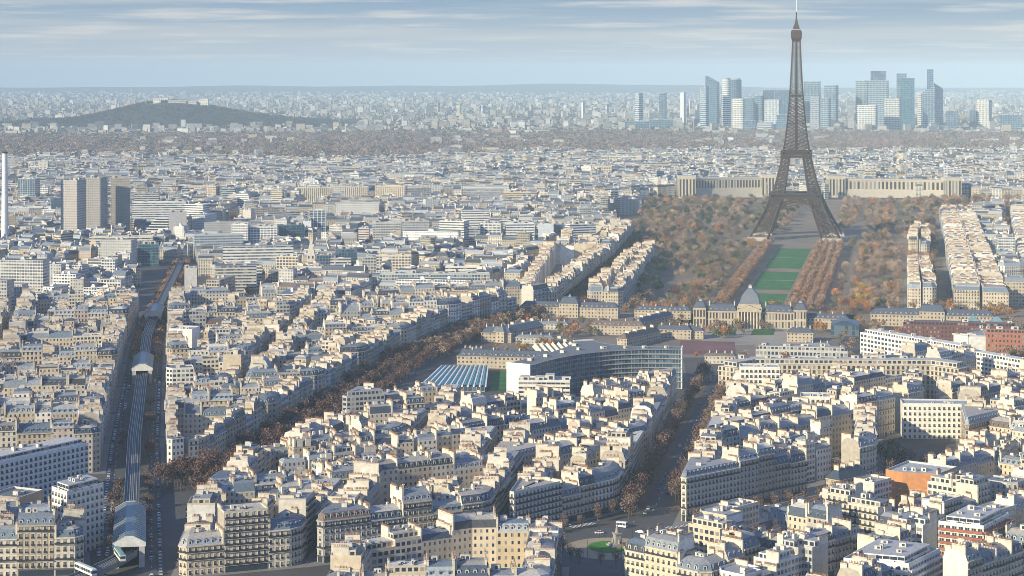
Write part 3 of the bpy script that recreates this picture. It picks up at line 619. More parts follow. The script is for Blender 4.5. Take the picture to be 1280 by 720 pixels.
# --- red brick block and the long white roofs
def long_block(name, label, cat, A, B, depth, h, matn, wall, roofc, bay=3, fl=4, cabins=5, setback=True):
    ox, oy = A; l = math.dist(A, B); a = math.atan2(B[1] - A[1], B[0] - A[0]); r = thing(name, label, cat, (ox, oy, 0), a); excl_rect(ox, oy, a, 0, l, 0, depth)
    mb('box', l / 2, depth / 2, 0, h, l / 2, depth / 2, 0, matn, wall, top=roofc, topmat='roof', bay=bay, fl=fl).build('wall', r)
    m = MB(); [m.box(l / 2, y, h, h + .9, l / 2, .2, 0, 'plain', wall) for y in (.2, depth - .2)]; [m.box(x, depth / 2, h, h + .9, .2, depth / 2 - .4, 0, 'plain', wall) for x in (.2, l - .2)]; m.build('parapet', r)
    if setback: mb('box', l / 2, depth / 2, h + .02, h + 3.2, l / 2 - 2.5, depth / 2 - 2.5, 0, 'grid', wall, top=roofc, topmat='roof', bay=3, fl=1).build('top_storey', r)
    for k in range(cabins): link('roof_cabin', KIT['cabin'], r, (l * (k + .5 + R.uniform(-.3, .3)) / cabins, depth / 2, h + (3.2 if setback else .02)), 0, (R.uniform(1, 3), R.uniform(1, 2.2), R.uniform(1, 2.4)))
    return r
long_block('brick_block', 'long dark red brick block in front of the right hand barracks', 'building', (326, 1650), (415, 1632), 16, 17, 'court', (.14, .062, .055), (.15, .11, .1), fl=5)
long_block('brick_block', 'orange lit brick wing at the right end of the red brick block', 'building', (374, 1610), (420, 1598), 14, 16, 'court', (.32, .13, .08), (.22, .13, .1), fl=4)  # sunlight on the brick is put into this wing's brighter orange colour
long_block('white_block', 'long bright white terraced block crossing in front of the red brick', 'building', (276, 1569), (334, 1472), 15, 21, 'grid', (.74, .71, .64), (.66, .64, .6), bay=4, fl=6)
long_block('white_block', 'lower long white block continuing the terraced white one', 'building', (336, 1492), (404, 1372), 14, 16, 'grid', (.72, .68, .6), (.62, .6, .56), bay=4, fl=5)
long_block('white_block', 'flat grey roofed block beside the running track', 'building', (192, 1560), (262, 1546), 14, 9, 'grid', (.45, .44, .42), (.3, .31, .33), fl=2)
def ministry():
    P = [(156, 1374), (172, 1391), (292, 1386), (308, 1370), (318, 1381), (300, 1404), (168, 1409), (144, 1386)]; P = [(x, y - 4) for x, y in P]
    c = centroid(P); EXCL.append(inset(P, [-4] * 8)); r = thing('ministry_building', 'wide tan eight storey office block with bent ends facing the camera', 'office block', (*c, 0)); L = [(x - c[0], y - c[1]) for x, y in P]
    mb('prism', L, 0, 23, 'pillars', (.50, .43, .33), 'roof', (.42, .40, .36), bay=3.4, fl=7).build('wall', r); mb('prism', inset(L, [-.5] * 8), 19.6, 20.2, 'plain', (.52, .45, .36)).build('cornice', r)
    mb('prism', inset(L, [3] * 8), 23.02, 26.5, 'grid', (.48, .42, .34), 'roof', (.45, .43, .39), bay=3.4, fl=1).build('top_storey', r)
    for k in range(11): link('roof_cabin', KIT['cabin'], r, (-68 + k * 12.5 + R.uniform(-4, 4), 4 + R.uniform(-2, 2), 26.5), 0, (R.uniform(1, 3), R.uniform(1, 2), R.uniform(1, 2.6)))
ministry()
# --- the three winged offices
def bez(a, c, b, n=10): return [((1 - t) ** 2 * a[0] + 2 * t * (1 - t) * c[0] + t * t * b[0], (1 - t) ** 2 * a[1] + 2 * t * (1 - t) * c[1] + t * t * b[1]) for t in [k / n for k in range(n + 1)]]
def offices():
    A1, A2, B1, B2, C1, C2 = (-3, 1358), (12, 1349), (122, 1425), (124, 1441), (60, 1476), (46, 1470)
    P = bez(A2, (54, 1441), B1) + bez(B2, (68, 1438), C1) + bez(C2, (47, 1436), A1); EXCL.append(inset([A1, A2, (50, 1412), B1, B2, C1, C2], [-5] * 7))
    c = (58, 1435); L = [(x - c[0], y - c[1]) for x, y in P]; n = len(L); r = thing('winged_office', 'dark glazed office with three curved wings and white end walls', 'office block', (*c, 0)); m, e = MB(), []
    for i in range(n):
        p, q = L[i], L[(i + 1) % n]
        if i in (10, 21, 32): e.append((p, q)); continue
        k = max(1, round(math.dist(p, q) / 2.4)); m.face([(*p, 5), (*q, 5), (*q, 28), (*p, 28)], 'curtain', (.30, .31, .32), [(0, 0), (k, 0), (k, 7), (0, 7)])
        d = math.dist(p, q); nx, ny = (q[1] - p[1]) / d, -(q[0] - p[0]) / d
        for z in range(8): m.box((p[0] + q[0]) / 2 + nx * .5, (p[1] + q[1]) / 2 + ny * .5, 5 + z * 3.28 - .22, 5 + z * 3.28 + .12, d / 2, .5, math.atan2(q[1] - p[1], q[0] - p[0]), 'plain', (.27, .28, .28), bottom=True)
        m.face([(*p, 0), (*q, 0), (*q, 5), (*p, 5)], 'curtain', (.3, .3, .3), [(0, 0), (k, 0), (k, 1), (0, 1)])
    m.build('curtain_wall', r)
    for p, q in e:
        w_ = MB(); d = math.dist(p, q); w_.box((p[0] + q[0]) / 2, (p[1] + q[1]) / 2, 0, 29, d / 2 + .6, .5, math.atan2(q[1] - p[1], q[0] - p[0]), 'plain', (.72, .70, .66)); w_.build('end_wall', r)
    m = MB(); m.poly(L, 28, 'roof', (.15, .155, .16)); m.build('roof', r)
    for x, y in ((-45, -62), (-34, -44), (-22, -24), (-10, -10), (8, -4), (24, -2), (38, -1), (54, -1), (-12, 12), (-18, 34), (-22, 52)): link('roof_cabin', KIT['cabin'], r, (x, y, 28), .3 if x > 0 else 1.05, (R.uniform(1, 2), R.uniform(1, 2), 1.8))
offices()
def folded():
    ox, oy = 46, 1512; r = thing('folded_roof_hall', 'cream assembly hall with accordion folded roof behind the winged office', 'hall', (ox, oy, 0), .32); excl_rect(ox, oy, .32, -17, 17, 0, 44)
    mb('box', 0, 22, 0, 10, 17, 22, 0, 'plain', (.66, .6, .5)).build('wall', r); m = MB()
    for k in range(7):
        x0 = -17 + k * 34 / 7; x1 = x0 + 34 / 7; xm = (x0 + x1) / 2
        for a, b, za, zb in ((x0, xm, 10, 13), (xm, x1, 13, 10)): m.face([(a, -1, za + 1), (b, -1, zb + 1), (b, 24, zb - 2), (a, 24, za - 2)], 'plain', (.6, .55, .46)); m.face([(a, 24, za - 2), (b, 24, zb - 2), (b, 45, zb + 3), (a, 45, za + 3)], 'plain', (.6, .55, .46))
        m.face([(x0, -1, 10), (x1, -1, 10), (x1, -1, 11), (xm, -1, 14), (x0, -1, 11)], 'plain', (.7, .66, .58))
    m.build('folded_roof', r)
folded()
def striped():
    A = [G(526, 489), G(607, 490), G(610, 464), G(552, 464)]; c = centroid(A); L = [(x - c[0], y - c[1]) for x, y in A]; EXCL.append(inset(A, [-4] * 4)); r = thing('striped_roof_hall', 'low hall under a teal glass roof with white stripes, beside a lawn', 'hall', (*c, 0))
    mb('prism', inset(L, [.6] * 4), 0, 3.5, 'curtain', (.3, .36, .36), bay=3, fl=1).build('wall', r)
    m = MB(); lerp = lambda p, q, t: (p[0] + (q[0] - p[0]) * t, p[1] + (q[1] - p[1]) * t); K = 11
    for k in range(K):
        t0, t1 = k / K, (k + 1) / K; p, q, s, u = lerp(L[0], L[1], t0), lerp(L[0], L[1], t1), lerp(L[3], L[2], t1), lerp(L[3], L[2], t0); mid, mid2 = lerp(p, q, .5), lerp(u, s, .5)
        m.face([(*p, 3.5), (*mid, 5.2), (*mid2, 5.2), (*u, 3.5)], 'metal', (.05, .24, .27)); m.face([(*mid, 5.2), (*q, 3.5), (*s, 3.5), (*mid2, 5.2)], 'metal', (.05, .24, .27))
    m.build('glass_roof', r)
    for k in range(K + 1):
        t = k / K; p, u = lerp(L[0], L[1], t), lerp(L[3], L[2], t); b = MB(); b.bar((*p, 4.0), (*u, 4.0), .75, 'paint'); b.build('roof_rib', r)
striped()
# --- the two curved wings of the hilltop palace
def chaillot(x0, x1, yb, yt, side, label):
    Y = 3600.0; h = (yb - yt) / F * Y; X0, X1 = (x0 - 640) / F * Y, (x1 - 640) / F * Y; c = ((X0 + X1) / 2, Y); r = thing('curved_palace_wing', label, 'palace', (*c, 0)); n = 14; EXCL.append([(X0 - 15, Y - 90), (X1 + 15, Y - 90), (X1 + 15, Y + 50), (X0 - 15, Y + 50)])
    P = []
    for k in range(n + 1):
        t = k / n; s = t if side > 0 else 1 - t; P.append(((X0 + (X1 - X0) * t) - c[0], -45 * s * s))
    Q = [(x, y + 26) for x, y in P][::-1]; L = P + Q
    mb('prism', L, 0, h - 20, 'plain', (.45, .41, .34)).build('terrace', r); mb('prism', inset(L, [1.5] * len(L)), h - 20.02, h - 2, 'pillars', (.46, .40, .31), 'roof', (.45, .44, .42), bay=7.2, fl=1).build('wall', r); mb('prism', inset(L, [.6] * len(L)), h - 2, h, 'plain', (.48, .42, .33), 'roof', (.46, .44, .42)).build('cornice', r)
    for x, y, w_ in ((P[0][0], P[0][1], 15), (P[-1][0], P[-1][1], 15)): b = MB(); b.box(x, y + 12, 0, h + 5, w_, 16, 0, 'pillars', (.50, .44, .34), top=(.5, .48, .44), topmat='roof', bay=6, fl=1); b.build('pavilion', r)
chaillot(856, 962, 246, 221, -1, 'left curved colonnade wing of the pale hilltop palace behind the iron tower')
chaillot(1046, 1184, 244, 221, 1, 'right curved colonnade wing of the pale hilltop palace behind the iron tower')
# --- slabs and towers of the modern quarter
def slab(name, label, cat, x0, x1, yt, yb, matn='grid', wall=(.6, .58, .54), depth=16, rot=0.0, roofc=(.42, .43, .44), bay=3.2, fh=3.2, sink=5, cab=2, Y=None, group=None, slant=0, box=None):
    Y = Y or HC * F / (yb + sink - HOR); h = HC - (yt - HOR) / F * Y; a = math.radians(rot); W = (x1 - x0) / F * Y; w_ = max(5, (W - depth * abs(math.sin(a))) / math.cos(a)); xc = ((x0 + x1) / 2 - 640) / F * Y
    r = thing(name, label, cat, (xc, Y + depth / 2, 0), a, group); excl_rect(xc, Y + depth / 2, a, -w_ / 2, w_ / 2, -depth / 2 - (30 if Y < 3000 and name != 'office_tower' else 0), depth / 2); fl = max(2, round(h / fh))
    if not slant: mb('box', 0, 0, 0, h, w_ / 2, depth / 2, 0, matn, wall, top=roofc, topmat='roof', bay=bay, fl=fl).build('wall', r)
    else:
        m = MB(); x = w_ / 2; y = depth / 2; hl, hr = (h, h - slant) if slant > 0 else (h + slant, h); nb = max(1, round(w_ / bay)); nd = max(1, round(depth / bay))
        for a_, b_, za, zb, k in (((-x, -y), (x, -y), hl, hr, nb), ((x, -y), (x, y), hr, hr, nd), ((x, y), (-x, y), hr, hl, nb), ((-x, y), (-x, -y), hl, hl, nd)): m.face([(*a_, 0), (*b_, 0), (*b_, zb), (*a_, za)], matn, wall, [(0, 0), (k, 0), (k, fl * zb / h), (0, fl * za / h)])
        m.face([(-x, -y, hl), (x, -y, hr), (x, y, hr), (-x, y, hl)], 'metal', roofc); m.build('wall', r)
    if not slant:
        m = MB(); t = .25; [m.box(0, s * (depth / 2 - t), h, h + 1.1, w_ / 2, t, 0, 'plain', wall) for s in (-1, 1)]; [m.box(s * (w_ / 2 - t), 0, h, h + 1.1, t, depth / 2 - 2 * t, 0, 'plain', wall) for s in (-1, 1)]; m.build('parapet', r)
        for k in range(cab): link('roof_cabin', KIT['cabin'], r, (w_ * (k + .5 + R.uniform(-.25, .25)) / cab - w_ / 2, R.uniform(-.1, .1) * depth, h + .02), 0, (min(w_ / 2 / cab * .7, R.uniform(2, 6)), depth * R.uniform(.12, .3), R.uniform(1.5, 4)))
    if box: m = MB(); m.box(0, 0, h + .05, h + box, w_ * .38, depth * .38, 0, 'curtain', (.1, .13, .17), bay=bay, fl=3); m.build('crown_box', r)
    return r, w_, h
Wt, Cr, Gy, Bl, Tn = (.68, .67, .64), (.56, .49, .38), (.36, .36, .36), (.22, .27, .32), (.48, .42, .34)
SL_ = [  # riverside towers and the slabs in front of them
 ('tower_block', 'leftmost of three gridded grey riverside towers, with white left edge', 'tower block', 75, 103, 226, 304, 'court', (.43, .40, .37), 26, -14, 3.0),
 ('tower_block', 'middle one of three gridded riverside towers, darkest grey', 'tower block', 106, 130, 223, 297, 'court', (.34, .32, .31), 26, -10, 3.0),
 ('tower_block', 'right one of three gridded riverside towers, brownish grey', 'tower block', 134, 162, 223, 293, 'court', (.41, .37, .32), 26, 12, 3.0),
 ('tower_block', 'pale blue tower block standing behind the white chimney', 'tower block', 22, 46, 224, 258, 'curtain', (.55, .6, .64), 24, -8, 4.0),
 ('slab_block', 'long curved white slab right of the three riverside towers', 'slab block', 164, 232, 253, 284, 'ribbon', (.66, .66, .65), 16, 8, 3.2),
 ('slab_block', 'white banded slab bending away beside the long curved slab', 'slab block', 225, 260, 256, 284, 'ribbon', (.70, .69, .67), 16, -22, 3.2),
 ('tower_block', 'blank grey concrete tower next to the stepped white block', 'tower block', 208, 233, 266, 301, 'plain', (.42, .42, .42), 20, 10, 3.2),
 ('slab_block', 'long low cream slab in front of the riverside towers', 'slab block', 110, 190, 297, 318, 'ribbon', (.62, .58, .48), 18, 6, 3.4),
 ('slab_block', 'sunlit golden slab below the long low cream slab', 'slab block', 122, 172, 311, 329, 'grid', (.60, .50, .34), 18, -8, 3.4),
 ('office_block', 'teal glass block beside the sunlit golden slab', 'office block', 170, 198, 306, 328, 'curtain', (.10, .20, .24), 18, 10, 3.4),
 ('office_block', 'white round cornered building behind the white chimney', 'office block', 8, 66, 260, 276, 'ribbon', (.62, .63, .64), 22, 5, 3.4),
 ('office_block', 'dark blue narrow block left of the gridded towers', 'office block', 64, 76, 248, 276, 'curtain', (.10, .14, .2), 18, 0, 3.4),
 ('slab_block', 'long blue shaded slab with white bays, nearest of its row', 'slab block', 240, 303, 294, 318, 'grid', (.46, .50, .54), 15, 16, 3.2),
 ('slab_block', 'small white gridded block behind the long bay slab', 'slab block', 289, 311, 281, 308, 'grid', Wt, 14, -6, 3.2),
 ('slab_block', 'white slab with square window grid in the modern row', 'slab block', 311, 346, 284, 307, 'grid', (.72, .71, .69), 15, 8, 4.2),
 ('office_block', 'dark teal glass slab in the middle of the modern row', 'office block', 345, 380, 282, 305, 'curtain', (.09, .16, .19), 15, 14, 3.4),
 ('tower_block', 'slim white tower with dark central stripe at the modern row end', 'tower block', 387, 407, 263, 298, 'curtain', (.66, .67, .67), 16, 0, 6.0),
 ('slab_block', 'plain white block between teal slab and striped tower', 'slab block', 379, 389, 277, 299, 'plain', (.62, .65, .68), 15, 0, 3.2),
 ('tower_block', 'plain pale concrete tower behind the modern row', 'tower block', 303, 317, 263, 282, 'plain', (.58, .54, .5), 14, -15, 3.2),
 ('tower_block', 'sunlit pinkish tower above the white banded slab', 'tower block', 257, 273, 233, 256, 'grid', (.60, .48, .38), 16, -15, 3.2),
 ('office_block', 'dark blue glass cube far behind the modern row', 'office block', 295, 308, 235, 256, 'curtain', (.09, .14, .19), 16, 0, 3.2),
 ('office_block', 'greenish office slab beside the sunlit pinkish tower', 'office block', 276, 294, 236, 256, 'ribbon', (.28, .33, .35), 16, 0, 3.2),
 ('slab_block', 'tall cream riverside apartment slab with white verticals', 'slab block', 369, 416, 235, 257, 'pillars', (.56, .52, .42), 18, 5, 3.2),
 ('slab_block', 'cream riverside apartment slab, left of a matching pair', 'slab block', 430, 460, 234, 257, 'pillars', (.58, .52, .42), 18, 3, 3.2),
 ('slab_block', 'cream riverside apartment slab, right of a matching pair', 'slab block', 469, 508, 233, 257, 'pillars', (.62, .53, .40), 18, -6, 3.2),
 ('slab_block', 'dark gridded slab with white balconies before the riverside slabs', 'slab block', 465, 501, 279, 303, 'grid', (.48, .47, .46), 16, 5, 3.4),
 ('slab_block', 'second dark gridded slab adjoining on the right', 'slab block', 501, 536, 277, 303, 'grid', (.44, .44, .45), 16, 5, 3.4),
 ('slab_block', 'small pale pink block left of the dark gridded slabs', 'slab block', 448, 462, 286, 302, 'ribbon', (.58, .5, .46), 14, -5, 3.4),
 ('slab_block', 'cream square block with punched windows left of the spire', 'slab block', 345, 375, 321, 349, 'grid', (.60, .52, .40), 16, -6, 3.4),
 ('office_block', 'dark glass office right of the church spire', 'office block', 394, 418, 320, 344, 'curtain', (.16, .2, .25), 14, 6, 3.4),
 ('office_block', 'wide dark blue glass office with white fins', 'office block', 417, 446, 312, 342, 'curtain', (.12, .17, .23), 16, 8, 3.4),
 ('slab_block', 'blank white cube below the dark blue office', 'slab block', 444, 471, 328, 349, 'plain', (.66, .63, .58), 18, 14, 3.2),
 ('slab_block', 'cream slab with rows of square windows beside the blank cube', 'slab block', 470, 514, 320, 343, 'grid', (.62, .54, .44), 16, 0, 3.4),
 ('slab_block', 'long pale green slab in front of the cream square windowed slab', 'slab block', 474, 536, 343, 362, 'grid', (.46, .50, .48), 14, 3, 3.0),
 ('slab_block', 'long grey slab continuing the pale green slab', 'slab block', 537, 612, 343, 362, 'grid', (.42, .44, .45), 14, 2, 3.0),
 ('slab_block', 'white long roofed slab behind the grey slab', 'slab block', 556, 610, 334, 348, 'ribbon', (.70, .68, .62), 14, 2, 3.4),
 ('office_block', 'white curved banded office at the left of the glass offices', 'office block', 549, 586, 277, 306, 'ribbon', (.64, .62, .57), 20, -18, 3.4),
 ('office_block', 'dark striped tower beside the white curved office', 'office block', 586, 600, 286, 308, 'stripe', (.30, .32, .36), 14, 0, 3.2),
 ('office_block', 'pale office block with cream side, second of the glass offices', 'office block', 600, 629, 280, 304, 'grid', (.56, .56, .54), 16, -12, 5.0),
 ('office_block', 'white office with dark square centre in the glass office row', 'office block', 631, 668, 280, 304, 'ribbon', (.64, .66, .67), 16, 6, 4.5),
 ('office_block', 'plain pale blue office slab right of the white square office', 'office block', 673, 692, 281, 305, 'plain', (.50, .55, .6), 15, 0, 3.2),
 ('office_block', 'blue glass office slab in the row', 'office block', 691, 709, 281, 304, 'curtain', (.14, .22, .3), 15, 4, 3.2),
 ('slab_block', 'blank white gable with blue striped side at the row end', 'slab block', 706, 745, 281, 306, 'stripe', (.58, .62, .66), 16, 24, 3.2),
 ('slab_block', 'cream riverside apartment slab with golden front', 'slab block', 628, 664, 241, 258, 'grid', (.60, .50, .34), 16, 3, 3.4),
 ('slab_block', 'grey riverside apartment slab left of the golden one', 'slab block', 588, 626, 240, 258, 'grid', (.40, .42, .44), 16, 3, 3.4),
 ('slab_block', 'flat roofed cream slab far behind, above the golden slab', 'slab block', 730, 765, 208, 222, 'grid', (.62, .55, .40), 16, 0, 3.6),
 ('slab_block', 'wide cream slab far back near the forest edge', 'slab block', 752, 798, 196, 207, 'grid', (.62, .56, .42), 18, 0, 3.6),
 ('slab_block', 'tall pale grey slab beside the viaduct boulevard, upper left', 'slab block', 228, 246, 336, 366, 'plain', (.54, .52, .5), 14, 10, 3.2),
]
for nm, lb, ct, x0, x1, yt, yb, mt, wl, dp, rt, bay in SL_: slab(nm, lb, ct, x0, x1, yt, yb, mt, wl, dp, rt, bay=bay)
def stepped():
    ox, oy = G(194, 304); r = thing('stepped_block', 'white stepped pyramid block with dark balconies', 'apartment block', (ox, oy, 0), -.1); excl_rect(ox, oy, -.1, -26, 20, 0, 20)
    for k in range(10): m = MB(); x0 = -24 + k * 2.6; m.box((x0 + 18) / 2, 10, k * 3.4, k * 3.4 + 2.2, (18 - x0) / 2 - .8, 9, 0, 'glass'); m.box((x0 + 18) / 2, 10, k * 3.4 + 2.2, k * 3.4 + 3.4, (18 - x0) / 2, 9.8, 0, 'plain', (.66, .67, .68), bottom=True); m.build('storey', r)
    X, Y = G(6, 313); r = thing('industrial_chimney', 'tall slim white chimney at the left edge', 'chimney', (X, Y, 0)); EXCL.append([(X - 9, Y - 9), (X + 9, Y - 9), (X + 9, Y + 9), (X - 9, Y + 9)])
    mb('bar', (0, 0, 0), (0, 0, 124), (4.6, 3.4), 'plain', (.72, .72, .72), 14).build('stack', r); mb('bar', (0, 0, 124), (0, 0, 125.5), 3.7, 'iron', (.1, .1, .1), 14).build('rim', r)
    X, Y = G(389, 347); r = thing('church_tower', 'pale stone church tower with tapering spire among the modern blocks', 'church', (X, Y, 0)); excl_rect(X, Y, 0, -7, 7, -7, 30)
    mb('box', 0, 0, 0, 26, 4.5, 4.5, 0, 'court', (.56, .5, .42), bay=4, fl=4).build('tower', r); mb('box', 0, 0, 26, 44, 4.2, 4.2, 0, 'plain', (.54, .49, .42), hx2=.3, hy2=.3).build('spire', r); m = MB(); m.box(0, 18, 0, 14, 6, 13, 0, 'court', (.5, .46, .4), bay=4, fl=2); hip(m, -6.3, 6.3, 4.6, 31, 14, 19, 5.5, SLATE); m.build('nave', r)
stepped()
# --- far business quarter
LD = [ # x0, x1, top, distance, matn, colour, rot, slant, box, label
 (875, 887, 108, 7900, 'stripe', (.36, .46, .55), -28, 0, 0, 'slim blue slab with white left edge, leftmost of the far skyline'),
 (882, 900, 95, 8150, 'curtain', (.12, .22, .32), -25, 26, 0, 'blue glass tower with sharply slanted top in the far skyline'),
 (915, 932, 124, 7600, 'grid', (.68, .66, .62), -22, 0, 0, 'white slab tower below the pale cylinder in the far skyline'),
 (931, 944, 123, 8000, 'curtain', (.2, .3, .4), -20, 0, 0, 'grey blue block right of the white slab tower, far skyline'),
 (943, 956, 120, 8300, 'curtain', (.28, .4, .46), -20, 0, 0, 'pale green glass block in the far skyline gap'),
 (954, 969, 113, 8300, 'curtain', (.08, .12, .2), -20, 0, 0, 'darkest blue squat tower left of the iron tower, far skyline'),
 (956, 977, 125, 7800, 'grid', (.56, .6, .63), -22, 0, 0, 'pale slab with white left edge beside the iron tower, far skyline'),
 (969, 990, 113, 8100, 'curtain', (.14, .22, .34), -20, 0, 0, 'deep blue tower half hidden by the iron tower'),
 (1005, 1027, 102, 8200, 'curtain', (.34, .44, .5), -20, 0, 0, 'tall rounded pale teal tower right of the iron tower'),
 (1013, 1027, 122, 7800, 'grid', (.34, .36, .42), -20, 0, 0, 'short grey tower in front of the pale teal one'),
 (1031, 1049, 107, 8100, 'curtain', (.34, .44, .52), -30, 0, 0, 'blue tower with bright white left face, far skyline'),
 (1026, 1040, 123, 7700, 'curtain', (.42, .5, .52), -26, 0, 0, 'low cream edged tower before the white faced one'),
 (971, 988, 144, 7500, 'curtain', (.22, .34, .44), -15, 0, 0, 'low blue glass block at the foot of the skyline'),
 (947, 967, 153, 7400, 'stripe', (.5, .54, .58), -15, 0, 0, 'low white banded block at the foot of the skyline'),
 (930, 946, 151, 7500, 'curtain', (.2, .28, .36), -15, 0, 0, 'low grey blue block at the foot of the skyline'),
 (1070, 1087, 101, 8200, 'curtain', (.46, .54, .56), -25, 0, 0, 'pale green tower behind the boxy crowned one'),
 (1086, 1112, 101, 8000, 'curtain', (.40, .48, .54), -22, 0, 40, 'wide pale blue tower crowned by a dark box'),
 (1072, 1098, 132, 7500, 'grid', (.60, .60, .57), -24, 0, 0, 'low pale twin block before the boxy crowned tower'),
 (1106, 1128, 124, 7600, 'grid', (.52, .52, .5), -24, 0, 0, 'cream sided grey block left of the teal tower'),
 (1126, 1145, 98, 7800, 'curtain', (.05, .20, .27), -16, 0, 0, 'deep teal tower, right part of the far skyline'),
 (1121, 1135, 92, 8300, 'curtain', (.28, .34, .4), -16, 0, 0, 'slim grey tower peeping over the deep teal one'),
 (1154, 1171, 107, 7700, 'curtain', (.40, .5, .58), -14, -24, 0, 'pale glass tower with left sloping roof, far skyline'),
 (1159, 1169, 87, 7850, 'curtain', (.12, .26, .42), -14, 0, 0, 'slimmest and tallest blue tower of the far skyline'),
 (1168, 1181, 104, 7900, 'ribbon', (.66, .68, .7), -14, 22, 0, 'white curved edged tower right of the tallest blue one'),
 (1147, 1155, 118, 8000, 'ribbon', (.62, .6, .57), -20, 0, 0, 'small white stepped tower left of the sloping glass one'),
 (1221, 1241, 125, 7800, 'grid', (.62, .60, .57), -34, 0, 0, 'isolated tower with white left face near the right edge'),
 (1183, 1200, 139, 7700, 'curtain', (.18, .26, .34), -15, 0, 0, 'low dark blue block right of the curved edged tower'),
 (1250, 1280, 144, 7600, 'curtain', (.24, .36, .44), -15, 0, 0, 'long low blue block at the right edge, far skyline'),
 (1212, 1222, 138, 7800, 'curtain', (.2, .26, .32), -15, 0, 0, 'narrow dark block beside the isolated white faced tower'),
 (794, 804, 117, 8300, 'stripe', (.5, .54, .58), -30, 0, 0, 'lone white edged tower, left of a distant pair'),
 (824, 834, 117, 8300, 'curtain', (.2, .26, .34), -20, 0, 0, 'lone dark tower, right of a distant pair'),
 (850, 858, 116, 8600, 'plain', (.62, .64, .66), -20, 0, 0, 'small white tower between the distant pair and the skyline'),
 (783, 812, 152, 7700, 'curtain', (.2, .28, .36), -10, 0, 0, 'broad low blue slab below the distant pair'),
 (812, 842, 150, 7800, 'curtain', (.24, .33, .42), -10, 0, 0, 'second broad low blue slab below the distant pair')]
for x0, x1, yt, Y, mt, c, rt, sl, bx, lb in LD: slab('office_tower', lb, 'tower', x0, x1, yt, 0, mt, c, 34, rt, Y=Y, bay=6, fh=8, slant=sl, box=bx, cab=2 if not sl else 0, group='towers of the far business quarter')
def cylinder(x0, x1, yt, Y, col, matn, label):
    X = ((x0 + x1) / 2 - 640) / F * Y; r_ = (x1 - x0) / 2 / F * Y; h = HC - (yt - HOR) / F * Y; r = thing('office_tower', label, 'tower', (X, Y + r_, 0), group='towers of the far business quarter')
    P = [(r_ * math.cos(t), r_ * math.sin(t)) for t in [2 * math.pi * k / 20 for k in range(20)]]; mb('prism', P, 0, h, matn, col, 'roof', (.4, .4, .42), bay=7, fl=round(h / 8)).build('wall', r); mb('prism', inset(P, [4] * 20), h, h + 6, 'plain', (.3, .32, .35)).build('crown_box', r)
cylinder(903, 914, 99, 8000, (.72, .71, .68), 'ribbon', 'bright white cylinder tower in the far skyline'); cylinder(911, 928, 100, 8100, (.16, .24, .34), 'curtain', 'blue cylinder tower joined to the white one')
xs = sorted(R.uniform(545, 870) for _ in range(16))
for k, x in enumerate(xs):
    w_ = R.uniform(3, 6); slab('tower_block', f'tiny pale suburb tower on the hazy plain, {nth(k)} of that scatter from the left', 'tower block', x, x + w_, R.uniform(126, 136), 0, R.choice(['plain', 'grid']), R.choice([Wt, Cr, (.6, .62, .64)]), 24, R.uniform(-40, -10), Y=R.uniform(9300, 11500), bay=6, fh=6, cab=1, group='scattered suburb towers')
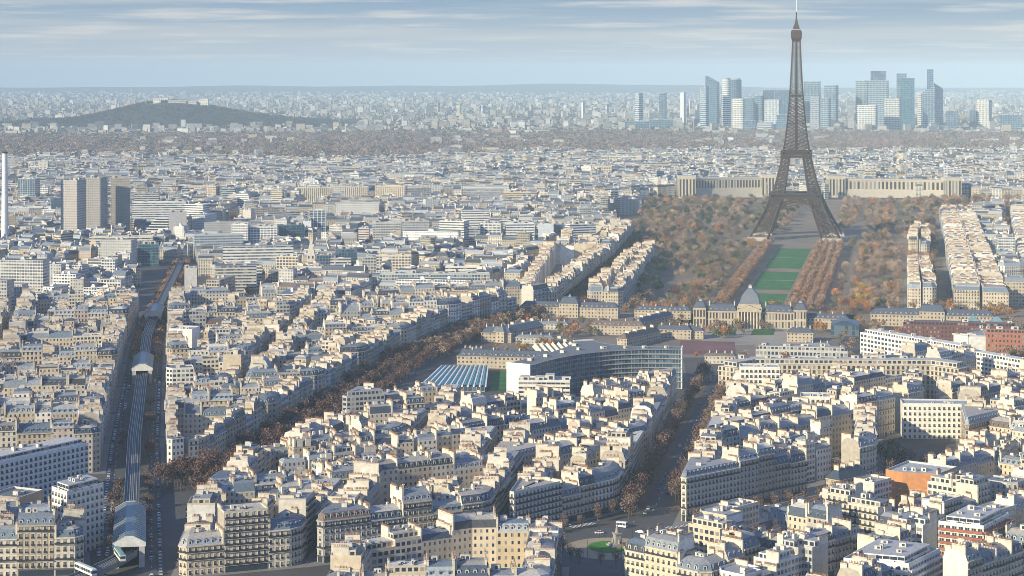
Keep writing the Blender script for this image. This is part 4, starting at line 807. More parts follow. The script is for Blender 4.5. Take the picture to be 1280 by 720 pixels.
# --- hand placed near buildings
def custom(name, label, cat, P, h, wall, matn, roofc=(.4, .4, .4), bay=3, fl=None, party=None, balc=0, setback=0, cab=3, plants=0, bcol=None):
    c = centroid(P); EXCL.append(inset(P, [-3] * len(P))); n = len(P); L = [(x - c[0], y - c[1]) for x, y in P]; r = thing(name, label, cat, (*c, 0)); fl = fl or round(h / 3); m = MB(); bb = []
    for i in range(n):
        p, q = L[i], L[(i + 1) % n]; d = math.dist(p, q); nx, ny = (q[1] - p[1]) / d, -(q[0] - p[0]) / d; mx, my = (p[0] + q[0]) / 2, (p[1] + q[1]) / 2
        mt = matn[i] if isinstance(matn, list) else matn; wl = wall[i] if isinstance(wall, list) else wall; k = max(1, round(d / bay)); see = -(nx * (mx + c[0]) + ny * (my + c[1]))
        blank = mt == 'plain' or see <= 0
        m.face([(*p, 0), (*q, 0), (*q, h), (*p, h)], mt if see <= 0 else 'plain', wl, [(0, 0), (k, 0), (k, fl), (0, fl)])
        if not blank:
            a = math.atan2(-nx, ny); w_ = {'ribbon': 1.7, 'grid': 1.25, 'facade': .95}.get(mt, 1.1)
            for f in range(fl):
                for b in range(k): bb.append((p[0] + (q[0] - p[0]) * (b + .5) / k, p[1] + (q[1] - p[1]) * (b + .5) / k, f * h / fl + .5, a, w_))
                if balc and f: link('balcony', KIT['balcony'], r, (mx, my, f * h / fl + .1), a, (d - .4, 1.5, 1)) if bcol is None else (lambda z: (lambda B: B.build('balcony', r))(mb('box', mx + nx * .6, my + ny * .6, z, z + 1.1, d / 2 - .2, .6, math.atan2(q[1] - p[1], q[0] - p[0]), 'plain', bcol, bottom=True)))(f * h / fl + .1)
    m.build('wall', r); bb.sort(key=lambda t: -t[2])
    if len(bb) > 98:
        X_ = MB()
        for x, y, z, a, w_ in bb[98:]:
            c_, q_ = math.cos(a), math.sin(a)
            for pts, m_, col_ in KTRI['window']: X_.face([(x + p[0] * w_ * c_ - p[1] * q_, y + p[0] * w_ * q_ + p[1] * c_, z + p[2] * .85) for p in pts], m_, col_)
        X_.build('lower_windows', r)['kind'] = 'stuff'
    for x, y, z, a, w_ in bb[:98]: link('window', KIT['window'], r, (x, y, z), a, (w_, 1, .85))
    m = MB(); I = inset(L, [.35] * n)
    for i in range(n): j = (i + 1) % n; m.face([(*L[i], h), (*L[j], h), (*L[j], h + 1), (*L[i], h + 1)], 'plain', wall[0] if isinstance(wall, list) else wall); m.face([(*L[i], h + 1), (*L[j], h + 1), (*I[j], h + 1), (*I[i], h + 1)], 'plain', (.55, .54, .52)); m.face([(*I[j], h + 1), (*I[j], h + .05), (*I[i], h + .05), (*I[i], h + 1)], 'plain', (.5, .5, .48))
    m.face([(*p, h + .05) for p in I], 'roof', roofc); m.build('roof', r); z = h
    if setback: S = inset(L, [setback] * n); mb('prism', S, h + .06, h + 3.1, 'ribbon', wall[0] if isinstance(wall, list) else wall, 'roof', roofc, bay=3, fl=1).build('top_storey', r); z = h + 3.1
    for k in range(cab): p = L[k % n]; t = R.uniform(.15, .45); link('roof_cabin', KIT['cabin'], r, (p[0] * t, p[1] * t, z), math.atan2(L[1][1] - L[0][1], L[1][0] - L[0][0]), (R.uniform(.6, 1.8), R.uniform(.6, 1.4), R.uniform(.8, 2.2)))
    for k in range(plants):
        i = k % n; t = R.uniform(.1, .9); p = (I[i][0] * (1 - t) + I[(i + 1) % n][0] * t, I[i][1] * (1 - t) + I[(i + 1) % n][1] * t); s = MB()
        for _ in range(40):
            q = Vector((R.gauss(0, .5), R.gauss(0, .5), abs(R.gauss(.5, .35)))); a, b = [Vector((R.uniform(-.3, .3), R.uniform(-.3, .3), R.uniform(-.3, .3))) for _ in range(2)]; s.face([tuple(q + a), tuple(q + b), tuple(q - a), tuple(q - b)], 'leaf', (.05, .075, .03))
        s.build('roof_plant', r, (p[0] * .95, p[1] * .95, z if False else h + .1))
    return r
OR = (.50, .225, .09)
custom('apartment_block', 'tall orange brick gable wall building with stepped top', 'apartment block', [(190, 1007), (197, 999), (214, 995), (228, 1014), (206, 1030)], 25, [OR, OR, (.5, .4, .3), OR, OR], ['plain', 'plain', 'facade', 'facade', 'plain'], fl=7)
custom('apartment_block', 'lower house with slate top adjoining the orange brick gable', 'apartment block', [(214.6, 994.6), (225, 991.5), (244, 1016), (229, 1013.8)], 18, [OR, (.52, .46, .36), OR, OR], ['plain', 'facade', 'plain', 'plain'], fl=6, balc=1)
custom('apartment_block', 'white modern block with planted terraces and red balconies', 'apartment block', [(193, 896), (211, 886), (229, 912), (211, 922)], 24, [(.74, .72, .67), (.60, .60, .60), (.7, .7, .7), (.7, .7, .7)], ['ribbon', 'ribbon', 'plain', 'plain'], fl=8, balc=1, setback=2.6, plants=18, cab=4, bcol=(.34, .12, .08))  # sunlit left face and shaded right face are put into the wall colours
custom('apartment_block', 'white terraced block at the bottom edge with long white balconies', 'apartment block', [(142, 848), (168, 838), (187, 865), (161, 878)], 19, (.74, .73, .70), ['ribbon', 'ribbon', 'plain', 'plain'], fl=6, balc=1, setback=3, plants=8, cab=5, bcol=(.72, .71, .68))
custom('apartment_block', 'tall white corner tower with roof garden beside the viaduct street', 'apartment block', [(-219, 942), (-209, 930), (-196, 950), (-206, 963)], 30, (.70, .67, .60), ['facade', 'facade', 'plain', 'plain'], fl=9, setback=2.2, plants=14, cab=4)
custom('office_block', 'brown box building with dark striped side and blank tan end', 'office block', [(-234, 940), (-227, 958), (-243, 966), (-251, 947)], 25, [(.33, .27, .22), (.4, .36, .3), (.4, .36, .3), (.36, .33, .3)], ['plain', 'plain', 'plain', 'ribbon'], fl=7, roofc=(.15, .16, .17), cab=2)
custom('slab_block', 'long white slab with rows of blue windows, left of the viaduct', 'slab block', [(-293, 984), (-231, 1080), (-245, 1090), (-307, 994)], 25, (.66, .67, .68), ['grid', 'plain', 'grid', 'plain'], fl=8, cab=9, setback=2.6, roofc=(.5, .49, .46), bay=3.4)
custom('apartment_block', 'white rendered block with flat roof facing the camera, behind the brown courts', 'apartment block', [(178, 1222), (196, 1220), (198, 1236), (180, 1238)], 27, (.70, .66, .58), ['grid', 'plain', 'plain', 'plain'], fl=8, cab=3)
custom('apartment_block', 'tall white grid fronted block just before the ministry', 'apartment block', [(152, 1318), (178, 1316), (179, 1331), (153, 1333)], 31, (.70, .68, .63), ['grid', 'plain', 'plain', 'plain'], fl=9, cab=3)
custom('apartment_block', 'white block with blank sunlit left gable and five window rows', 'apartment block', [(243, 1232), (288, 1229), (290, 1246), (245, 1249)], 21, (.70, .67, .60), ['facade', 'plain', 'plain', 'plain'], fl=6, cab=3, roofc=(.3, .34, .4))
custom('school_building', 'orange brick school with rows of arched windows, right of the viaduct', 'school', [(-238, 1585), (-190, 1596), (-193, 1609), (-241, 1598)], 19, (.46, .24, .12), ['facade', 'plain', 'plain', 'plain'], fl=5, cab=4, roofc=(.3, .2, .16))
custom('apartment_block', 'tall white blank gabled building at the viaduct curb, right side', 'apartment block', [(-268, 1545), (-249, 1541), (-246, 1560), (-265, 1564)], 27, (.70, .68, .64), ['plain', 'plain', 'plain', 'plain'], fl=8, cab=2)
for P_, h_ in (([(190, 1007), (197, 999), (214, 995)], 25), ([(214.6, 994.6), (225, 991.5)], 18)):
    r_ = [o for o in sc.objects if o.get('label', '').startswith('tall orange' if h_ > 20 else 'lower house')][0]; q_ = r_.location
    for a_, b_ in zip(P_, P_[1:]):
        d_ = math.dist(a_, b_); an = math.atan2(b_[1] - a_[1], b_[0] - a_[0]); nx, ny = (b_[1] - a_[1]) / d_, -(b_[0] - a_[0]) / d_; m = MB()
        for z in (5.4, 11.4, 17.4): m.box((a_[0] + b_[0]) / 2 - q_.x + nx * .06, (a_[1] + b_[1]) / 2 - q_.y + ny * .06, z, z + .35, d_ / 2 - .05, .08, an, 'plain', (.62, .42, .28), bottom=True)
        m.build('brick_band', r_)
        for k in range(2):
            for z in (7, 13): link('window', KIT['window'], r_, (a_[0] + (b_[0] - a_[0]) * (.3 + .4 * k) - q_.x, a_[1] + (b_[1] - a_[1]) * (.3 + .4 * k) - q_.y, z), math.atan2(-nx, ny), (.6, 1, .6))
r4, _, _ = slab('office_block', 'white office with four ribbon window rows below the winged office', 'office block', 648, 714, 477, 516, 'ribbon', (.66, .63, .56), 18, -3, sink=0, cab=4)

for k, (px, py, hf, dp, hh) in enumerate([(668, 430, 16, 12, 5), (745, 447, 18, 10, 5), (590, 447, 9, 9, 5), (690, 412, 14, 8, 5), (900, 455, 12, 10, 6), (985, 448, 16, 9, 6), (1020, 440, 12, 8, 5), (880, 476, 8, 8, 5)]):
    barracks('low_annex', 'low grey annex in the barracks yards, ' + nth(k) + ' of eight from the far left' if False else ['low grey annex beside the folded roof hall', 'low grey annex close behind the winged office', 'low annex near the tree lined avenue', 'low annex under the small domed pavilion barracks', 'low annex at the near edge of the running track', 'low annex behind the left end of the ministry', 'low annex behind the middle of the ministry', 'low annex at the avenue end by the winged office'][k], 'annex', px, py, hf, dp, hh, 2, wall=(.46, .43, .38), roof=[(.2, .21, .22), (.15, .12, .1), (.12, .14, .17)][k % 3], dorm=False, fl=2)
barracks('low_house', 'long low stone house with dark slate roof below the courtyard trees', 'house', 1068, 615, 13, 10, 8, 5, a=.75, dorm=False, roof=(.05, .07, .10))
# ------------------------------------------------------------------ ground, hills, parks
g = MB(); S = 30000
for i in range(-6, 6):
    for j in range(-1, 6): g.face([(x * S / 6, y * S / 6 - 1000, 0) for x, y in ((i, j), (i + 1, j), (i + 1, j + 1), (i, j + 1))], 'ground', (.085, .08, .078))
structure('ground', g)
def hills():
    m = MB(); K = 150
    for (x0, x1, y0, y1, fn, nx, ny, col) in (
        (-30000, 30000, 19000, 30000, lambda x, y: max(0, math.exp(-((y - 24500) / 2600) ** 2) * (66 + 24 * math.sin(x / 1900 + 1) + 12 * math.sin(x / 800) + 7 * math.sin(x / 310) - 26 * (1 / (1 + math.exp(-(x - 500) / 900)))) - 4), 170, 22, (.07, .085, .07)),
        (-3100, -500, 7300, 10200, lambda x, y: max(0, 84 * math.exp(-((x + 1530) / 280) ** 2 - ((y - 8700) / 520) ** 2) + 30 * math.exp(-((x + 1200) / 380) ** 2 - ((y - 8750) / 600) ** 2) + 14 * math.exp(-((x + 1950) / 330) ** 2 - ((y - 8700) / 600) ** 2) + 5 * math.sin(x / 90) * math.sin(y / 130) - 4), 90, 60, (.065, .06, .045))):
        P = [[(x0 + (x1 - x0) * i / nx, y0 + (y1 - y0) * j / ny) for i in range(nx + 1)] for j in range(ny + 1)]; H = [[fn(*p) for p in row] for row in P]
        for j in range(ny):
            for i in range(nx):
                q = [(j, i), (j, i + 1), (j + 1, i + 1), (j + 1, i)]
                if max(H[a][b] for a, b in q) > 0: m.face([(*P[a][b], H[a][b] - .5) for a, b in q], 'leaf', col)
    structure('hills', m)
    r = thing('hilltop_fort', 'pale fort buildings on top of the wooded hill', 'fort', (-1500, 8690, 86))
    for x, w_, h, c in ((-40, 32, 26, (.7, .66, .58)), (20, 60, 18, (.42, .4, .38)), (95, 22, 14, (.5, .47, .42)), (150, 18, 24, (.72, .68, .6))): mb('box', x, 0, -14, h, w_, 14, 0, 'court', c, bay=8, fl=3).build('wing', r)
hills()
def sheet(name, P, z, mt, col, label): m = MB(); m.poly(P if area(P) > 0 else P[::-1], z, mt, col); return structure(name, m, label)
AXX = line((948, 44), (1763, 206), (2704, 391), (3400, 520))
def strip(y0, y1, a0, a1): return [(AXX(y0) + a0, y0), (AXX(y0) + a1, y0 - (a1 - a0) * .18), (AXX(y1) + a1, y1 - (a1 - a0) * .18), (AXX(y1) + a0, y1)]
sheet('park_ground', [(110, 1800), (470, 1745), (1080, 3500), (250, 3560)], .05, 'ground', (.23, .175, .12), 'brown earth of the park under the trees')
sheet('gravel_path', strip(1800, 2640, -25, 30), .12, 'ground', (.24, .18, .125), 'pale gravel walks beside the lawns')
for k, (a, b) in enumerate(((1905, 2040), (2075, 2262), (2300, 2560))):
    sheet('lawn', strip(a, b, -18, 23), .2, 'lawn', (.04, .15, .035), ['nearest bright green lawn behind the palace dome', 'middle bright green lawn between the gravel walks', 'farthest bright green lawn before the iron tower'][k])
    for d in range(1): sheet('gravel_path', strip((a + b) / 2 - 1.5, (a + b) / 2 + 1.5, -17, 22), .26, 'ground', (.3, .29, .24), ['thin path across the nearest lawn', 'thin path across the middle lawn', 'thin path across the farthest lawn'][k])
sheet('plaza', strip(2590, 2800, -60, 75), .18, 'ground', (.22, .185, .15), 'open plaza under the iron tower')
sheet('palace_court', [G(880, 432), G(1000, 430), G(1000, 411), G(872, 411)], .1, 'ground', (.3, .27, .23), 'sandy forecourt of the palace')
for k, (a, b) in enumerate(((894, 921), (942, 969))): sheet('lawn', [G(a - 4, 419), G(b - 2, 419), G(b, 411.5), G(a, 411.5)], .2, 'lawn', (.035, .12, .03), ['left green lawn of the palace forecourt', 'right green lawn of the palace forecourt'][k])
sheet('running_track', [(134, 1600), (180, 1592), (188, 1672), (143, 1680)], .15, 'ground', (.17, .085, .085), 'reddish running track before the palace')
sheet('office_lawn', [G(613, 489), G(646, 489), G(646, 463), G(613, 465)], .12, 'lawn', (.035, .14, .03), 'bright green lawn between striped roof and white end wall')
sheet('barracks_yard', [(-25, 1590), (250, 1575), (330, 1860), (40, 1880)], .05, 'ground', (.20, .17, .14), 'sandy yard between the barracks')
sheet('office_court', [(-62, 1440), (128, 1425), (135, 1560), (-40, 1580)], .06, 'ground', (.17, .14, .11), 'paved court around the winged office')
# roundabout
RC = (47, 947)
circ = lambda r, n=48: [(RC[0] + r * math.cos(2 * math.pi * k / n), RC[1] + r * math.sin(2 * math.pi * k / n)) for k in range(n)]
sheet('road', circ(43), .05, 'asphalt', (.05, .05, .05), 'dark asphalt ring of the roundabout')
m = MB(); m.prism(circ(22), 0, .16, 'paving', (.3, .26, .2), 'ground', (.36, .29, .2)); structure('roundabout_island', m, 'sandy island in the middle of the roundabout')
sheet('lawn', [(RC[0] - 1 + 9.5 * math.cos(t), RC[1] + 3 + 12 * math.sin(t)) for t in [2 * math.pi * k / 32 for k in range(32)]], .2, 'lawn', (.05, .19, .02), 'bright green round lawn on the roundabout island')
def monument():
    r = thing('statue_monument', 'grey stone monument with pointed top on the roundabout island', 'monument', (RC[0] + 3.5, RC[1] + 5, .16)); C = (.30, .29, .27)
    m = MB(); m.box(0, 0, 0, .8, 4, 4, .4, 'plain', C); m.box(0, 0, .8, 1.5, 3.2, 3.2, .4, 'plain', C); m.build('steps', r); m = MB(); m.box(0, 0, 1.5, 2, 2.2, 2.2, .4, 'plain', C); m.box(0, 0, 2, 5.8, 1.7, 1.7, .4, 'plain', C, hx2=1.4, hy2=1.4); m.box(0, 0, 5.8, 6.3, 1.9, 1.9, .4, 'plain', C); m.build('pedestal', r)
    m = MB(); m.bar((0, 0, 6.3), (0, .1, 8), (1.0, .7), 'plain', C, 10); m.bar((0, .1, 8), (0, 0, 9.6), (.75, .45), 'plain', C, 10); m.bar((0, 0, 9.6), (0, 0, 10.3), (.22, .3), 'plain', C, 8); m.bar((0, 0, 10.3), (0, 0, 10.9), (.32, .12), 'plain', C, 8); m.build('seated_figure', r)
    for a in range(4): f = MB(); x, y = 2.4 * math.cos(a * 1.57 + .4), 2.4 * math.sin(a * 1.57 + .4); f.bar((x, y, 1.5), (x * .95, y * .95, 3.2), (.6, .42), 'plain', C, 8); f.bar((x * .95, y * .95, 3.2), (x * .92, y * .92, 3.9), (.25, .2), 'plain', C, 8); f.build('side_figure', r)
monument()
# roads: the wide avenue, the viaduct boulevard, cross streets and zebra crossings
def road(name, lf, rf, ys, z, mt, col, label):
    m = MB()
    for a, b in zip(ys, ys[1:]): m.face([(lf(a), a, z), (rf(a), a, z), (rf(b), b, z), (lf(b), b, z)], mt, col)
    return structure(name, m, label)
YS = list(range(800, 2720, 60))
road('boulevard', shift(VL, 3.5), shift(VR, -3.5), YS, .05, 'asphalt', (.05, .05, .05), 'dark boulevard under the elevated railway')
road('avenue', shift(AL, 3.5), shift(AR, -3.5), [990] + list(range(1030, 1500, 60)), .05, 'asphalt', (.05, .05, .05), 'wide dark avenue leading to the park')
road('avenue_median', shift(lambda y: (AL(y) + AR(y)) / 2, -13.5), shift(lambda y: (AL(y) + AR(y)) / 2, -5.5), list(range(1020, 1480, 40)), .14, 'ground', (.13, .10, .08), 'earth strip with trees on the left of the avenue')
road('avenue_median', shift(lambda y: (AL(y) + AR(y)) / 2, 6.5), shift(lambda y: (AL(y) + AR(y)) / 2, 14.5), list(range(1030, 1480, 40)), .14, 'ground', (.13, .10, .08), 'earth strip with trees on the right of the avenue')
road('avenue', shift(SL, 3.5), shift(SR, -3.5), list(range(940, 2700, 60)), .04, 'asphalt', (.05, .05, .05), 'diagonal avenue under the dense trees')
m = MB()
for k in range(9): m.box(78 + k * 1.5, 990 + k * 1.0, .06, .075, .35, 2.4, .6, 'paint')
for k in range(9): m.box(30 + k * 1.4, 992 + k * 1.0, .06, .075, .35, 2.2, .6, 'paint')
for k in range(30): yy = 1030 + k * 14; m.box((AL(yy) + AR(yy)) / 2, yy, .06, .075, .12, 2.4, -.18, 'paint')
for s in (-10.5, 10.5):
    for k in range(60): yy = 860 + k * 13; m.box((VL(yy) + VR(yy)) / 2 + s, yy, .06, .075, .1, 2.2, .17, 'paint')
structure('road_markings', m, 'white zebra crossings and lane dashes')
# ------------------------------------------------------------------ elevated railway
VC = lambda y: (VL(y) + VR(y)) / 2
def viaduct():
    r = thing('railway_viaduct', 'steel elevated railway with four pale rails along the shaded boulevard', 'viaduct', (VC(1200), 1200, 0)); ox, oy = VC(1200), 1200
    pts = [(-196, 872), (-188, 884), (-181, 897)] + [(VC(y), y) for y in range(910, 2330, 20)]; pts = [(x - ox, y - oy) for x, y in pts]
    nrm = []
    for i in range(len(pts)):
        a, b = pts[max(0, i - 1)], pts[min(len(pts) - 1, i + 1)]; l = math.dist(a, b); nrm.append(((b[1] - a[1]) / l, -(b[0] - a[0]) / l))
    def z(i): return 7.2 if i > 3 else 3.5 + i * 1.2
    def sweep(name, o0, o1, z0, z1, mt, col, parent):
        m = MB()
        for i in range(len(pts) - 1):
            P = lambda k, o, h: (pts[k][0] + nrm[k][0] * o, pts[k][1] + nrm[k][1] * o, z(k) + h); j = i + 1
            m.face([P(i, o0, z1), P(i, o1, z1), P(j, o1, z1), P(j, o0, z1)], mt, col); m.face([P(i, o1, z0), P(j, o1, z0), P(j, o1, z1), P(i, o1, z1)], mt, col); m.face([P(i, o0, z0), P(i, o0, z1), P(j, o0, z1), P(j, o0, z0)], mt, col); m.face([P(i, o0, z0), P(j, o0, z0), P(j, o1, z0), P(i, o1, z0)], mt, col)
        return m.build(name, parent)
    d = sweep('deck', -3.6, 3.6, -1.2, 0, 'plain', (.06, .065, .075), r)
    for o in (-3.75, 3.75): sweep('parapet', o - .14, o + .14, -1.6, 1.0, 'metal', (.15, .18, .20), r)
    for o in (-2.4, -1.0, 1.0, 2.4): sweep('rail', o - .09, o + .09, .02, .2, 'metal', (.42, .44, .46), d)
    sweep('walkway', -.3, .3, .02, .12, 'plain', (.16, .17, .18), d)
    for k in range(5, len(pts) - 1, 1):
        for o in (-3.2, 3.2): m = MB(); m.bar((pts[k][0] + nrm[k][0] * o, pts[k][1] + nrm[k][1] * o, 0), (pts[k][0] + nrm[k][0] * o, pts[k][1] + nrm[k][1] * o, 6), .55, 'metal', (.2, .23, .26), 8); m.build('pillar', r)
viaduct()
def station(y, ln, hw, label, glass):
    x = VC(y); a = math.atan2(VC(y + 40) - VC(y - 40), 80); r = thing('metro_station', label, 'station', (x, y, 0), -a)
    m = MB()
    for s in (-1, 1): m.box(s * (hw - .3), 0, 0, 11.4, .3, ln / 2, 0, 'curtain', (.36, .36, .36), bay=3, fl=4)
    m.build('side_wall', r); m = MB(); m.box(0, 0, 6.6, 7.4, hw - .65, ln / 2 - .2, 0, 'plain', (.3, .3, .3), bottom=True) if False else None
    R_ = MB(); n = int(ln / 4)
    for k in range(n):
        y0, y1 = -ln / 2 + k * 4, -ln / 2 + k * 4 + 3.75
        for s in (-1, 1): q = [(s * (hw + .6), y0, 11.4), (s * (hw + .6), y1, 11.4), (s * 2.0, y1, 14.2), (s * 2.0, y0, 14.2)]; R_.face(q if s < 0 else q[::-1], 'metal', glass)
        R_.face([(-2.0, y0, 14.3), (2.0, y0, 14.3), (2.0, y1, 14.3), (-2.0, y1, 14.3)], 'metal', tuple(c * 1.4 for c in glass))
    R_.build('glass_roof', r)
    for k in range(n + 1):
        yy = -ln / 2 + k * 4 - .12
        for s in (-1, 1): f = MB(); f.bar((s * (hw + .6), yy, 11.5), (s * 2, yy, 14.4), .1, 'metal', (.4, .42, .44)); f.build('roof_rib', r)
    for s in (-1, 1):
        e = MB(); yy = s * (ln / 2 + .1); e.face([(-hw - .6, yy, 9.6), (hw + .6, yy, 9.6), (hw + .6, yy, 11.6), (2, yy, 14.6), (-2, yy, 14.6), (-hw - .6, yy, 11.6)], 'plain', (.60, .60, .58)); e.box(-hw + 1.2, yy, 0, 9.6, 1.3, .4, 0, 'plain', (.42, .42, .42)); e.box(hw - 1.2, yy, 0, 9.6, 1.3, .4, 0, 'plain', (.42, .42, .42)); e.build('end_gable', r)
station(948, 76, 7.0, 'nearest glass roofed elevated station with white gable end', (.08, .115, .135)); station(1480, 66, 7.0, 'middle elevated station with pale glass roof along the railway', (.11, .135, .15)); station(1800, 62, 7.0, 'farthest elevated station before the boulevard bends away', (.13, .15, .16))
def train():
    for k, (x, y, a, c) in enumerate(((-178.2, 899.5, -.36, (.14, .28, .27)), (-189.5, 880.5, -.67, (.55, .58, .57)))):
        r = thing('metro_train', ['teal metro carriage leaving the nearest station', 'white topped leading metro carriage curving off the viaduct'][k], 'train', (x, y, 7.3 - k * 2.1), -a, 'metro train carriages')
        m = MB(); m.box(0, 0, .4, 3.1, 1.25, 8.5, 0, 'ribbon', (.6, .62, .6), bay=2, fl=1); m.build('body', r); m = MB(); m.box(0, 0, 3.1, 3.5, 1.25, 8.5, 0, 'metal', c, hx2=.8, hy2=8.3); m.build('roof', r)
        for q in (-5.5, 5.5): b = MB(); b.box(0, q, 0, .4, .9, 1.4, 0, 'rubber'); b.build('bogie', r)
train()
# ------------------------------------------------------------------ generated buildings: the 300 that show largest are things
def blocked(P):
    c = centroid(P); pts = P + [c] + [((P[i][0] + c[0]) / 2, (P[i][1] + c[1]) / 2) for i in range(len(P))]
    for E in EXCL:
        if abs(E[0][1] - c[1]) > 260: continue
        if any(inside(p, E) for p in pts) or any(inside(e, P) for e in E): return True
    return False
SPECS = [s for s in SPECS if abs(area(s['P'])) > 28 and not blocked(s['P'])]
def show(s):
    X, Y = s['c']; px, py = to_px(X, Y, s['nf'] * 3.2 + 3); return -4 < px < 1284 and py < 722
SPECS.sort(key=lambda s: s['c'][1] - (120 if s['kind'] != 'court' else 0))
vis = [s for s in SPECS if show(s)]; THINGS = vis[:300]; ids = {id(s) for s in THINGS}
cnt = {}
for s in sorted(THINGS, key=lambda s: s['c'][1]):
    st = NUMS_W[s['nf']] if False else {2: 'two', 3: 'three', 4: 'four', 5: 'five', 6: 'six', 7: 'seven', 8: 'eight', 9: 'nine', 10: 'ten'}[min(10, s['nf'])]
    rf = 'flat' if s['rk'] == 'flat' else s['rk']
    b = s['block'].replace('the ', '', 1); k = (s['block'], s['where']); cnt[k] = cnt.get(k, 0) + 1; o = nth(cnt[k] - 1)
    if s['kind'] == 'corner': lb = f"{s['wk']} {rf}-roofed {st}-storey building, {s['where']} of {b}"
    elif s['kind'] == 'row': lb = f"{s['wk']} {rf}-roofed building, {o} nearest on {s['where']} of {b}"
    else: lb = f"{s['wk']} {rf}-roofed courtyard house, {o} nearest inside {b}"
    s['label'] = lb
THINGS.sort(key=lambda s: s['c'][1])
for k, s in enumerate(THINGS):
    r = thing('apartment_building', s['label'], 'apartment building', (*s['c'], 0), 0, 'generated' if False else 'stone apartment buildings of the near blocks'); emit(s, 'A' if s['c'][1] < 1085 and s['kind'] != 'court' else 'B', r)
for s in SPECS:
    X, Y = s['c']
    if id(s) not in ids and abs(X) < .2586 * Y + 110: emit(s, 'S', None)
# ------------------------------------------------------------------ the far city: one mass
fr = random.Random(11)
PARK = [(-100 + 205, 1850), (173, 2390), (150, 2720), (250, 3560), (590, 3560), (1090, 3510), (1060, 3330), (735, 3120), (640, 2880), (560, 2500), (410, 1900), (480, 1800), (300, 1700)]
def free(x, y):
    if y < 1850 and x < .2586 * y + 120: return False
    if inside((x, y), PARK): return False
    if y < 3150 and (SL(min(y, 2700)) - 12 < x < SR(min(y, 2700)) + 12 or SR(min(y, 2700)) < x < 372 + (y - 1913) * .2): return False
    if any(abs(B[0][0] - x) < 420 and abs(B[0][1] - y) < 1300 and inside((x, y), B) for B in NOGRID): return False
    if VL(y) - 14 < x < VR(y) + 14 and y < 2360: return False
    if 5300 - 560 / (1 + math.exp(x / 350)) + 110 * math.sin(x / 210) + 60 * math.sin(x / 70) < y < 7250 + 300 * math.sin(x / 700 + 1): return False
    return not any(abs(E[0][0] - x) < 160 and abs(E[0][1] - y) < 160 and inside((x, y), E) for E in EXCL)
FART = []
ROWS = []   # cx, cy, ang, hx, hy, z0, z1, hx2, hy2, mat, r,g,b, top r,g,b, bays, floors
MN = ['facade', 'court', 'grid', 'ribbon', 'plain', 'roof']; MI = {k: i for i, k in enumerate(MN)}
def farb(x, y, a, hx, hy, h, near, modern=False, z0=0.0):
    j = fr.uniform(.6, 1.2); wl = fr.choices(list(WALLS.values()), [26, 26, 12, 8, 9, 18, 8, 4])[0] if not modern else fr.choice([Wt, Wt, Cr, (.5, .5, .5), (.6, .57, .52)]); j *= .8 if near > 1 else 1; wl = [min(.78, c * j) for c in wl]
    jk = fr.uniform(.55, 1.2); tp = [min(.75, c * jk) for c in fr.choice(TOPS)]; mt = fr.choice(['facade', 'facade', 'court']) if not modern else fr.choice(['grid', 'ribbon', 'court'])
    ROWS.append((x, y, a, hx, hy, z0 - (3 if z0 else 0), z0 + h, hx, hy, MI[mt], *wl, *tp, max(1, round(hx * 2 / 2.8)), max(2, round(h / 3.2)), max(1, round(hy * 2 / 2.8))))
    if not modern and near < 2:
        jk = fr.uniform(.8, 1.3); lc = [c * jk for c in fr.choices(list(ROOFS.values()), [28, 40, 9, 18, 3])[0]]; rr_ = fr.uniform(2, 3.8); i = fr.uniform(1, 2); i2 = min(hx, hy) - fr.uniform(.7, 2)
        ROWS.append((x, y, a, hx, hy, z0 + h, z0 + h + rr_, hx - .02, hy - i, MI['roof'], *lc, *tp, 0, 0, 0)); ROWS.append((x, y, a, hx - .02, hy - i, z0 + h + rr_, z0 + h + rr_ + 1.2, hx - .02, max(.5, hy - i - i2 * .7), MI['roof'], *tp, *tp, 0, 0, 0))
        if near < 2:
            for s in (-1, 1):
                cx, cy2 = x + math.cos(a) * s * (hx - .6), y + math.sin(a) * s * (hx - .6); q = fr.choice([(.6, .52, .42), (.72, .68, .6), (.5, .4, .3), (.66, .6, .5)]); t = fr.uniform(-.5, .5) * hy; cx -= math.sin(a) * t; cy2 += math.cos(a) * t
                ROWS.append((cx, cy2, a, .5, hy * fr.uniform(.25, .85), z0 + h, z0 + h + rr_ + fr.uniform(1.6, 3.8), .5, hy * fr.uniform(.2, .6), MI['plain'], *q, .38, .17, .1, 0, 0, 0))
    elif near < 2:
        for _ in range(2): ROWS.append((x + fr.uniform(-.5, .5) * hx * math.cos(a), y + fr.uniform(-.5, .5) * hx * math.sin(a), a, fr.uniform(1, 3), fr.uniform(1, 2.2), z0 + h, z0 + h + fr.uniform(1.2, 3), 1, 1, MI['plain'], *wl, *tp, 0, 0, 0))
